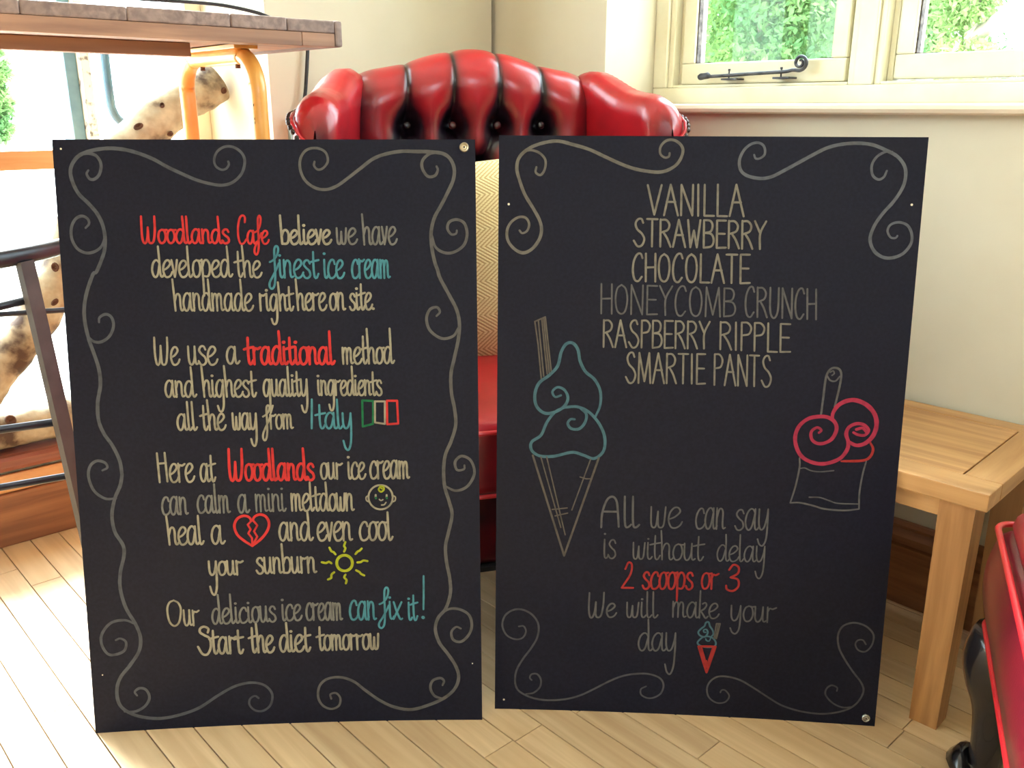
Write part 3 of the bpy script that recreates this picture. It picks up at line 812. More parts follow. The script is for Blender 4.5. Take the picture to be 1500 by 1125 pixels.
# wings
def wing(sg):
    path = spline([(.225, .03), (.254, -.015), (.280, -.080), (.297, -.145), (.304, -.200), (.306, -.235)], .004)
    NP = 46
    P = [path[int(i * (len(path) - 1) / (NP - 1))] for i in range(NP)]
    def top(a):
        k = [(0, .930), (.06, .937), (.14, .941), (.22, .939), (.30, .932), (.38, .922), (.46, .912), (.54, .904), (.62, .900), (.70, .898), (.78, .895), (.86, .888), (.92, .878), (.97, .860), (1.0, .835)]
        for (a0, z0), (a1, z1) in zip(k[:-1], k[1:]):
            if a <= a1: 
                t = (a - a0) / (a1 - a0)
                return z0 + (z1 - z0) * t
        return k[-1][1]
    NB = 44; dy = []
    def pt(u, v):
        i = min(NP - 1, int(round(u * (NP - 1)))); p = P[i]
        q = P[min(NP - 1, i + 1)] - P[max(0, i - 1)]; tn = Vector((q.x, q.y)).normalized(); nrm = Vector((-tn.y * -1, tn.x * -1))  # inner side is -x
        inn = Vector((-abs(tn.y), -tn.x * 1.0)); inn = Vector((tn.y, -tn.x)); 
        if inn.x > 0: inn = -inn
        a = u
        th = .036
        if a > .86: th *= math.sqrt(max(0, 1 - ((a - .86) / .14) ** 2)) * .92 + .08
        zt = top(a); r = min(.040, .040)
        Lh = zt - r - .56
        s = v * (2 * Lh + PI * r * .9)
        if s < Lh: z = .56 + s; off = -1.0; 
        elif s < Lh + PI * r * .9:
            t = (s - Lh) / (r * .9); z = zt - r + r * math.sin(t); off = -math.cos(t)
        else: z = zt - r - (s - Lh - PI * r * .9); off = 1.0
        bulge = 1.0
        if off > 0: bulge = 1.0 + .30 * math.sin(PI * min(1, max(0, a)))
        x = p.x + inn.x * off * th * bulge; y = p.y + inn.y * off * th * bulge
        # the wing narrows outwards towards the arm below
        flare = (z - .56) / .36
        x += .012 * math.sin(PI * flare)
        d = 0.95 * max(0, 1 - a / .24) ** 1.2 * (1 if z < top(a) - .03 else .5)  # shade painted in near the seam and towards the wing bottom
        if off > .5: d = max(d, .55 * max(0, min(1, (0.89 - z) / .14)))
        if off < -.3: d = max(d, .18)
        d += .5 * max(0, (a - .93) / .07) if off > -.2 else 0
        dy.append(min(1, d))
        y += (z - .95) * -.05
        return (sg * x, y, z)
    mb = MB(); mb.grid(pt, NP, NB)
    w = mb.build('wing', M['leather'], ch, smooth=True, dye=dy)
    # piping and nails along the outer front rim
    rim = []
    for i in range(6, NP):
        u = i / (NP - 1)
        rim.append(Vector(pt(u, .425)))
    for z in (.80, .76, .72, .68, .64, .60): rim.append(Vector((sg * (.312 + .012 * math.sin(PI * (z - .56) / .36)), -.232 + (z - .95) * -.05, z)))
    off = Vector((sg * .004, -.002, 0))
    rs = spline([p + off for p in rim], .004)
    m_ = MB(); m_.tube(rs, .0032, 8); m_.build('piping', M['leather_piping'], w, smooth=True, dye=[.1] * len(m_.v))
    nm = MB(); acc = 0; last = rs[0]
    for p in rs:
        acc += (p - last).length; last = p
        if acc > .0098:
            acc = 0; c = p + Vector((sg * .0055, -.0025, -.002)); r = .0050
            vs_ = []; fs = []
            for a in range(4):
                for b_ in range(8):
                    th_ = PI / 2 * a / 3.0; ph = 2 * PI * b_ / 8
                    dd = Vector((sg * math.cos(th_) * .6, -math.cos(th_) * .8, 0)); 
                    e1 = Vector((0, 0, 1)); e2 = Vector((sg * .8, .6, 0))
                    vs_.append(c + dd * r * .7 + (e1 * math.cos(ph) + e2 * math.sin(ph)) * math.sin(th_) * r)
            for a in range(3):
                for b_ in range(8): fs.append((a * 8 + b_, a * 8 + (b_ + 1) % 8, (a + 1) * 8 + (b_ + 1) % 8, (a + 1) * 8 + b_))
            nm.add(vs_, fs)
    n_ = nm.build('nail_heads', M['nail'], w, smooth=True); n_['kind'] = 'stuff'
    n_['label'] = 'row of dark dome nail heads'
wing(-1); wing(1)
# arms: rolled, with a scrolled front
def arm(sg):
    cx_ = sg * .312; mb = MB(); prof = []
    for k in range(28):
        a = 2 * PI * k / 28
        prof.append((cx_ + .058 * math.cos(a), .545 + .050 * math.sin(a)))
    lo = []
    def pt(u, v):
        k = v * 28; a = 2 * PI * v - PI / 2
        y = .02 - .50 * u
        rx = .060 * (1 - .15 * (u > .985)); 
        x = cx_ + rx * math.cos(a); z = .548 + .052 * math.sin(a)
        return (x, y, z)
    mb.grid(pt, 24, 28, close_v=True)
    for y, rev in ((.02, 0), (-.48, 1)):
        n0 = len(mb.v); mb.v += [(cx_ + .060 * math.cos(2 * PI * k / 28), y, .548 + .052 * math.sin(2 * PI * k / 28)) for k in range(28)]; mb.f.append(tuple(range(n0, n0 + 28)))
    mb.box(cx_ - .036, cx_ + .036, -.475, .02, RAILZ, .53, .012)
    a_ = mb.build('armrest', M['leather'], ch, smooth=False, dye=[.25] * len(mb.v)); auto_smooth(a_, 40)
    sc_ = MB(); pts = []
    for k in range(40):
        a = k * .30; r = .046 - .036 * k / 39
        pts.append((cx_ + r * math.cos(a), -.482, .548 + r * .9 * math.sin(a)))
    sc_.tube(pts, .003, 6); sc_.build('scroll_piping', M['leather_piping'], a_, smooth=True, dye=[.2] * len(sc_.v))
arm(-1); arm(1)
# seat: front rail, cushion with piping
def soft_box(x0, x1, y0, y1, z0, z1, bev, dome=0.0, n=3, seg=18):
    bm = bmesh.new(); bmesh.ops.create_cube(bm, size=1.0)
    for v in bm.verts: v.co = Vector((x0 + (v.co.x + .5) * (x1 - x0), y0 + (v.co.y + .5) * (y1 - y0), z0 + (v.co.z + .5) * (z1 - z0)))
    bmesh.ops.bevel(bm, geom=bm.edges[:], offset=bev, segments=n, affect='EDGES', profile=.5)
    bmesh.ops.subdivide_edges(bm, edges=[e for e in bm.edges if e.calc_length() > .06], cuts=seg, use_grid_fill=True)
    for v in bm.verts:
        u = (v.co.x - x0) / (x1 - x0) * 2 - 1; w = (v.co.y - y0) / (y1 - y0) * 2 - 1
        k = max(0, 1 - u * u) * max(0, 1 - w * w)
        if v.co.z > (z0 + z1) / 2: v.co.z += dome * k ** .6
    return MB().from_bm(bm)
cu = soft_box(-.262, .262, -.545, -.02, SEATZ, .412, .014, .030)
cu_o = cu.build('seat_cushion', M['leather'], ch, smooth=True, dye=[0.0 if v[2] > .405 else .62 for v in cu.v])  # cushion sides painted in shade, top left clear red
def rrect(x0, x1, y0, y1, z, r=.03, n=6):
    out = []
    for cx1, cy1, a0 in ((x1 - r, y1 - r, 0), (x0 + r, y1 - r, PI / 2), (x0 + r, y0 + r, PI), (x1 - r, y0 + r, 1.5 * PI)):
        for k in range(n + 1): out.append((cx1 + r * math.cos(a0 + PI / 2 * k / n), cy1 + r * math.sin(a0 + PI / 2 * k / n), z))
    return out
for z in (.406, .303):
    m_ = MB(); m_.tube(rrect(-.264, .264, -.548, -.02, z, .016), .0038, 8, closed=True); m_.build('piping', M['leather_piping'], cu_o, smooth=True, dye=[.05] * len(m_.v))
ra = soft_box(-.335, .335, -.515, .03, RAILZ, .298, .015)
ra.build('seat_rail', M['leather'], ch, smooth=True, dye=[.82] * len(ra.v))  # shade painted over the whole rail
MB().box(-.32, .32, -.52, .04, RAILZ - .006, RAILZ + .002).build('underside_lining', M['under_cloth'], ch)
def cabriole(h, r, toe=1.0, lean=(1, -1)):
    """cabriole leg with pad foot; local origin on the floor under the knee block, lean = outward direction"""
    lx, ly = lean; L_ = math.hypot(lx, ly); lx /= L_; ly /= L_
    prof = [(0.030, .000, .72), (0.034, .012, .86), (0.026, .026, .72), (0.012, .045, .54), (0.004, .09, .48), (0.000, .30, .54), (0.006, .50, .62), (0.016, .68, .86), (0.018, .82, 1.0), (0.008, .94, 1.0), (0.0, 1.0, .95)]
    pts, rr = [], []
    for o_, f, k in prof:
        z = f * h
        pts.append((lx * o_ * toe, ly * o_ * toe, z)); rr.append(r * k)
    sp = spline([Vector((p[0], p[1], p[2], q)) for p, q in zip(pts, rr)], .008)
    m_ = MB(); m_.tube([Vector((s[0], s[1], s[2])) for s in sp], [max(.004, s[3]) for s in sp], 18)
    m_.v = [(x, y, max(z, 0.0)) for x, y, z in m_.v]
    return m_
for sx, sy in ((-1, -1), (1, -1), (-1, 1), (1, 1)):
    m_ = cabriole(RAILZ - .004, .026, 1.0, (sx * .3, -1 if sy < 0 else .6)); o = m_.build('leg', M['black_wood'], ch, smooth=True)
    o.location = (sx * .295, -.50 if sy < 0 else -.01, 0)

# woven cushion on the seat
def cushion_pt(u, v, w=.205, h=.185, t=.062):
    a = u * 2 * PI; b_ = (v - .5) * PI
    sx_ = math.copysign(abs(math.cos(a)) ** .42, math.cos(a)); sz = math.copysign(abs(math.sin(a)) ** .42, math.sin(a))
    r = math.cos(b_) ** .35
    x, z, y = w * sx_ * r, h * sz * r, math.sin(b_)
    k = (1 - abs(x / w) ** 2.6) * (1 - abs(z / h) ** 2.6)
    y = math.copysign(t * max(0, k) ** .5 + .004, y) if abs(y) > .001 else 0
    return (x, y, z)
m_ = MB(); m_.grid(lambda u, v: cushion_pt(u, .02 + .96 * v), 72, 40, close_u=True)
m_.f.append(tuple(i * 40 for i in range(72))); m_.f.append(tuple(i * 40 + 39 for i in range(72))[::-1])
wc = m_.build('woven_cushion', M['straw'], smooth=True)
wc.rotation_euler = (math.radians(-12), math.radians(-6), math.radians(10)); wc.location = (0.03, 1.640, 0.604)
tag(wc, 'straw yellow woven cushion standing on the red armchair seat', 'cushion')

# ---------------------------------------------------------------- oak side table against the right wall
TX = Vector((-0.7106, 0.7036, 0)); TY = Vector((0.7036, 0.7106, 0))
ta = math.atan2(-TX.y, -TX.x)                # local -x along the front edge to the left, local y towards the wall
tt = empty('side_table', (0.6285, 1.0758, 0), ta); tag(tt, 'small oak side table against the wall beside the right blackboard', 'table')
TL, TD, TH = 0.345, 0.332, 0.385
fwd, rl = .052, .048
Z0 = TH - .0255
MB().box(-TL, 0, 0, .052, Z0, TH, .002).build('front_rail', M['oak'], tt)
MB().box(-TL, 0, TD - .036, TD, Z0, TH, .002).build('back_rail', M['oak'], tt)
MB().box(-.050, 0, .0521, TD - .0361, Z0, TH, .0016).build('end_rail', M['oak_y'], tt)
MB().box(-TL, -TL + .05, .0521, TD - .0361, Z0, TH, .0016).build('end_rail', M['oak_y'], tt)
MB().box(-TL + .0505, -.0522, .0525, TD - .0378, Z0 + .002, TH - .0004, .0012).build('centre_panel', M['oak'], tt)
MB().box(-TL + .04, -.04, .04, TD - .04, Z0 - .004, Z0 + .0015).build('groove_backing', M['black_wood'], tt)
LW = .047
for x1_, y0_ in ((-.016, .008), (-TL + .016 + LW, .008), (-.016, TD - .030 - LW), (-TL + .016 + LW, TD - .030 - LW)):
    mbb = MB(); t_ = .004
    v = [(x1_ - LW + t_, y0_ + t_, 0), (x1_ - t_, y0_ + t_, 0), (x1_ - t_, y0_ + LW - t_, 0), (x1_ - LW + t_, y0_ + LW - t_, 0), (x1_ - LW, y0_, Z0), (x1_, y0_, Z0), (x1_, y0_ + LW, Z0), (x1_ - LW, y0_ + LW, Z0)]
    mbb.add(v, [(3, 2, 1, 0), (4, 5, 6, 7)] + [(i, (i + 1) % 4, (i + 1) % 4 + 4, i + 4) for i in range(4)])
    lg = mbb.build('leg', M['oak_z'], tt)
MB().box(-TL + .015 + LW, -.0155 - LW, .016, .034, Z0 - .030, Z0 - .0005, .001).build('apron', M['oak'], tt)
MB().box(-TL + .015 + LW, -.0155 - LW, TD - .064, TD - .046, Z0 - .030, Z0 - .0005, .001).build('apron', M['oak'], tt)
for x0_ in (-.054, -TL + .036):
    MB().box(x0_, x0_ + .018, .0075 + LW, TD - .0295 - LW, Z0 - .030, Z0 - .0005, .001).build('apron', M['oak_y'], tt)

# ---------------------------------------------------------------- red leather footstool at the right edge
fs_a = math.atan2(-0.385, 0.923)             # local x to the right, local y away along the visible side
fo = empty('footstool', (0.636, 1.050, 0), fs_a)
tag(fo, 'red leather footstool with piped edges and black cabriole legs, at the right edge', 'footstool')
FX, FY, FZ0, FZ1 = .44, .50, .215, .358
def fside(u, v):
    pass
body = soft_box(0.0, FX, -FY, 0.0, FZ0, FZ1, .020, .0)
def shape_body(p):
    x, y, z = p; f = (z - FZ0) / (FZ1 - FZ0)
    b = .012 * math.sin(PI * max(0, min(1, f)))
    x += (-b if x < .05 else b if x > FX - .05 else 0); y += (b if y > -.05 else -b if y < -FY + .05 else 0)
    return (x, y, z)
body.v = [shape_body(p) for p in body.v]
fb = body.build('upholstered_body', M['crimson'], fo, smooth=True, dye=[.38 + .35 * max(0, 1 - abs(p[1] + .25) / .25 * 0) * (1 if p[2] < FZ0 + .06 else .3) for p in body.v])  # sides painted darker than the pad, darkest near the base
pad = soft_box(0.008, FX - .008, -FY + .008, -.008, FZ1 - .01, FZ1 + .028, .018, .022)
pad.build('domed_pad', M['crimson'], fo, smooth=True, dye=[.02] * len(pad.v))
for z, g in ((FZ1 - .002, .006), (FZ0 + .004, .002)):
    m_ = MB(); m_.tube(rrect(-g, FX + g, -FY - g, g, z, .024), .0042, 8, closed=True); m_.build('piping', M['leather_piping'], fb, smooth=True, dye=[.02] * len(m_.v))
MB().box(.01, FX - .01, -FY + .01, -.01, FZ0 - .012, FZ0 + .003, .002).build('base_frame', M['black_wood'], fo)
for sx, sy in ((0, 0), (1, 0), (0, 1), (1, 1)):
    m_ = cabriole(FZ0 - .004, .044, .35, (-1 if sx == 0 else 1, .45 if sy == 0 else -1)); o = m_.build('leg', M['black_wood'], fo, smooth=True)
    o.location = (.026 if sx == 0 else FX - .036, -.034 if sy == 0 else -FY + .034, 0)
WORDS = [
    (1, 'Woodlands', 108.6, 704.1, 228.2, 703.2, 18.5, 1.93, 0.85, 3.09, 'red'),
    (1, 'Cafe', 237.3, 702.2, 279.6, 702.1, 17.9, 2.12, 0.90, 2.75, 'red'),
    (1, 'believe', 294.8, 701.6, 364.2, 701.3, 19.3, 2.00, 0.85, 3.33, 'cream'),
    (1, 'we', 370.7, 701.3, 399.5, 701.1, 21.7, 2.00, 0.85, 2.88, 'grey'),
    (1, 'have', 406.0, 700.2, 453.7, 700.5, 23.8, 1.73, 0.85, 2.89, 'grey'),
    (1, 'developed', 119.5, 658.2, 227.5, 657.6, 23.0, 1.80, 1.05, 2.92, 'cream'),
    (1, 'the', 233.0, 657.5, 268.0, 656.4, 22.7, 1.87, 0.85, 2.85, 'cream'),
    (1, 'finest', 280.0, 656.3, 345.9, 655.0, 24.6, 1.75, 0.70, 2.96, 'teal'),
    (1, 'ice', 351.5, 654.9, 380.4, 654.7, 25.6, 2.00, 0.85, 2.98, 'teal'),
    (1, 'cream', 389.8, 654.7, 443.8, 654.3, 25.2, 2.00, 0.85, 3.00, 'teal'),
    (1, 'handmade', 146.1, 612.0, 254.5, 611.0, 24.0, 1.79, 0.85, 2.85, 'cream'),
    (1, 'right', 262.4, 611.0, 309.8, 610.6, 23.1, 1.69, 0.87, 2.97, 'cream'),
    (1, 'here', 312.7, 611.2, 354.7, 610.8, 23.5, 1.81, 0.85, 2.99, 'cream'),
    (1, 'on', 358.0, 610.8, 381.0, 610.6, 23.5, 2.00, 0.85, 3.00, 'cream'),
    (1, 'site.', 385.4, 610.6, 420.6, 611.2, 23.1, 1.89, 0.85, 3.01, 'cream'),
    (1, 'We', 116.1, 537.8, 150.6, 537.4, 24.6, 1.54, 0.85, 2.95, 'cream'),
    (1, 'use', 161.4, 537.2, 202.2, 536.7, 25.6, 2.00, 0.85, 2.96, 'cream'),
    (1, 'a', 213.5, 537.9, 231.2, 537.7, 24.3, 2.00, 0.85, 2.98, 'cream'),
    (1, 'traditional', 240.5, 536.8, 363.6, 535.3, 24.2, 1.90, 0.85, 3.75, 'red'),
    (1, 'method', 373.1, 535.5, 445.0, 535.6, 22.9, 2.13, 0.85, 3.03, 'cream'),
    (1, 'and', 127.4, 492.5, 169.8, 491.9, 22.9, 1.83, 0.85, 2.97, 'cream'),
    (1, 'highest', 178.5, 491.8, 253.5, 491.0, 23.6, 1.84, 0.92, 2.99, 'cream'),
    (1, 'quality', 262.0, 491.3, 325.8, 490.9, 23.6, 1.76, 0.97, 3.01, 'cream'),
    (1, 'ingredients', 337.2, 491.7, 428.6, 490.4, 21.3, 1.92, 1.05, 2.95, 'cream'),
    (1, 'all', 141.1, 445.5, 169.6, 445.0, 23.2, 1.72, 0.85, 2.99, 'cream'),
    (1, 'the', 175.2, 444.9, 208.6, 444.4, 23.2, 1.83, 0.85, 3.00, 'cream'),
    (1, 'way', 217.5, 444.8, 253.4, 444.2, 23.3, 2.00, 1.01, 3.01, 'cream'),
    (1, 'from', 260.9, 444.8, 302.7, 444.7, 20.7, 1.64, 0.88, 2.84, 'cream'),
    (1, 'Italy', 325.5, 444.5, 386.6, 443.4, 22.2, 1.87, 1.38, 3.05, 'teal'),
    (1, 'Here', 110.8, 371.2, 161.5, 370.9, 26.5, 1.58, 0.85, 3.01, 'cream'),
    (1, 'at', 168.8, 371.0, 191.1, 370.5, 25.3, 1.81, 0.85, 3.02, 'cream'),
    (1, 'Woodlands', 208.8, 371.4, 330.2, 369.9, 23.7, 1.93, 0.85, 3.81, 'red'),
    (1, 'our', 336.8, 371.2, 368.8, 370.5, 23.4, 2.00, 0.85, 2.98, 'cream'),
    (1, 'ice', 375.4, 370.4, 401.0, 369.9, 24.3, 2.00, 0.85, 2.99, 'cream'),
    (1, 'cream', 406.6, 370.3, 464.0, 369.6, 25.6, 2.00, 0.85, 3.10, 'cream'),
    (1, 'can', 113.0, 323.9, 150.6, 323.7, 25.8, 2.00, 0.85, 2.93, 'grey'),
    (1, 'calm', 162.2, 325.4, 209.3, 324.5, 25.7, 1.63, 0.85, 2.94, 'grey'),
    (1, 'a', 218.6, 324.3, 234.5, 323.9, 25.7, 2.00, 0.85, 2.95, 'grey'),
    (1, 'mini', 243.5, 325.3, 287.1, 325.0, 25.3, 2.00, 0.85, 2.68, 'grey'),
    (1, 'meltdown', 293.8, 325.3, 383.9, 323.7, 25.3, 1.65, 0.85, 3.08, 'cream'),
    (1, 'heal', 118.1, 279.8, 169.7, 279.2, 26.0, 1.62, 0.85, 3.13, 'cream'),
    (1, 'a', 179.1, 279.3, 197.8, 279.0, 26.7, 2.00, 0.85, 3.15, 'cream'),
    (1, 'and', 274.5, 281.6, 322.4, 280.7, 26.6, 1.59, 0.85, 3.18, 'cream'),
    (1, 'even', 328.5, 280.4, 380.3, 279.3, 27.5, 2.00, 0.85, 3.20, 'cream'),
    (1, 'cool', 388.8, 279.4, 437.7, 278.9, 27.7, 1.50, 0.85, 3.22, 'cream'),
    (1, 'your', 173.0, 233.0, 222.9, 232.3, 20.6, 2.00, 1.42, 3.17, 'cream'),
    (1, 'sunburn', 240.0, 233.3, 327.3, 232.4, 23.8, 1.83, 0.85, 3.19, 'cream'),
    (1, 'Our', 111.0, 158.6, 156.9, 157.9, 23.3, 1.67, 0.85, 2.88, 'cream'),
    (1, 'delicious', 173.6, 159.1, 267.2, 160.1, 23.6, 1.87, 0.85, 3.01, 'grey'),
    (1, 'ice', 273.4, 160.9, 302.8, 161.0, 24.3, 2.00, 0.85, 3.03, 'grey'),
    (1, 'cream', 308.2, 160.8, 361.8, 159.7, 26.1, 2.00, 0.85, 3.14, 'grey'),
    (1, 'can', 370.9, 159.9, 411.0, 158.6, 28.3, 2.00, 0.85, 3.15, 'teal'),
    (1, 'fix', 416.2, 159.9, 449.2, 158.9, 26.2, 1.84, 0.59, 2.97, 'teal'),
    (1, 'it', 455.8, 157.2, 470.8, 156.7, 27.1, 1.69, 0.85, 2.98, 'teal'),
    (1, 'Start', 149.9, 114.5, 217.3, 112.8, 25.8, 1.62, 0.85, 3.49, 'cream'),
    (1, 'the', 226.4, 113.6, 261.2, 112.9, 25.8, 1.79, 0.85, 3.52, 'cream'),
    (1, 'diet', 268.1, 113.4, 313.9, 112.8, 25.4, 1.74, 0.85, 3.53, 'cream'),
    (1, 'tomorrow', 323.8, 113.9, 414.7, 113.7, 23.5, 1.88, 0.85, 3.36, 'cream'),
    (2, 'All', 150.8, 293.3, 208.8, 294.3, 23.2, 2.00, 0.85, 3.13, 'dim'),
    (2, 'we', 222.0, 294.8, 269.0, 295.5, 31.3, 2.00, 0.85, 2.52, 'dim'),
    (2, 'can', 286.5, 295.1, 331.0, 295.7, 31.2, 2.00, 0.85, 2.50, 'dim'),
    (2, 'say', 342.3, 295.1, 393.3, 296.9, 31.6, 2.00, 0.75, 2.48, 'dim'),
    (2, 'is', 156.1, 245.3, 177.2, 246.2, 28.8, 2.00, 0.85, 2.47, 'dim'),
    (2, 'without', 198.8, 246.0, 302.3, 246.9, 25.5, 1.73, 0.85, 2.44, 'dim'),
    (2, 'delay', 319.3, 247.1, 391.5, 248.4, 24.1, 1.68, 1.05, 2.31, 'dim'),
    (2, '2', 184.4, 199.8, 204.9, 200.7, 19.1, 2.14, 0.85, 2.97, 'darkred'),
    (2, 'scoops', 214.6, 200.1, 290.1, 202.2, 26.4, 2.00, 0.66, 3.15, 'darkred'),
    (2, 'or', 299.5, 203.7, 325.2, 203.7, 24.7, 2.00, 0.85, 2.93, 'darkred'),
    (2, '3', 334.7, 202.0, 354.5, 202.8, 18.9, 2.16, 0.85, 3.11, 'darkred'),
    (2, 'We', 136.5, 152.0, 179.1, 154.5, 21.8, 1.79, 0.85, 2.71, 'dim'),
    (2, 'will', 192.8, 154.6, 240.4, 155.7, 23.6, 1.72, 0.85, 2.59, 'dim'),
    (2, 'make', 259.6, 157.6, 328.3, 158.1, 24.3, 1.74, 0.85, 2.56, 'dim'),
    (2, 'your', 343.8, 155.6, 410.6, 155.4, 23.9, 2.00, 0.83, 2.53, 'dim'),
    (2, 'day', 211.4, 102.1, 271.6, 104.0, 28.3, 1.76, 1.28, 2.70, 'dim'),
]
CAPITALS = [
    (2, 'VANILLA', 202.4, 738.0, 331.2, 737.1, 201.1, 777.5, 329.0, 778.9, 2.88, 'cream2'),
    (2, 'STRAWBERRY', 184.4, 696.0, 363.4, 694.1, 183.3, 732.6, 361.3, 730.8, 2.88, 'cream2'),
    (2, 'CHOCOLATE', 184.7, 648.7, 344.4, 647.5, 183.7, 685.8, 342.3, 686.4, 2.88, 'cream2'),
    (2, 'HONEYCOMB', 142.8, 603.1, 327.6, 601.6, 141.9, 644.2, 325.6, 640.6, 2.42, 'dim'),
    (2, 'CRUNCH', 339.8, 602.3, 436.9, 600.1, 337.6, 642.9, 434.1, 641.2, 2.60, 'dim'),
    (2, 'RASPBERRY', 147.5, 556.5, 295.0, 557.0, 146.6, 594.3, 293.3, 594.5, 2.70, 'cream2'),
    (2, 'RIPPLE', 308.0, 556.2, 404.7, 554.1, 306.2, 594.7, 402.3, 593.0, 2.70, 'cream2'),
    (2, 'SMARTIE', 179.9, 506.5, 291.3, 507.1, 178.7, 549.2, 289.5, 549.2, 2.70, 'cream2'),
    (2, 'PANTS', 302.7, 506.2, 382.3, 505.3, 300.7, 549.4, 379.8, 548.3, 2.60, 'cream2'),
]
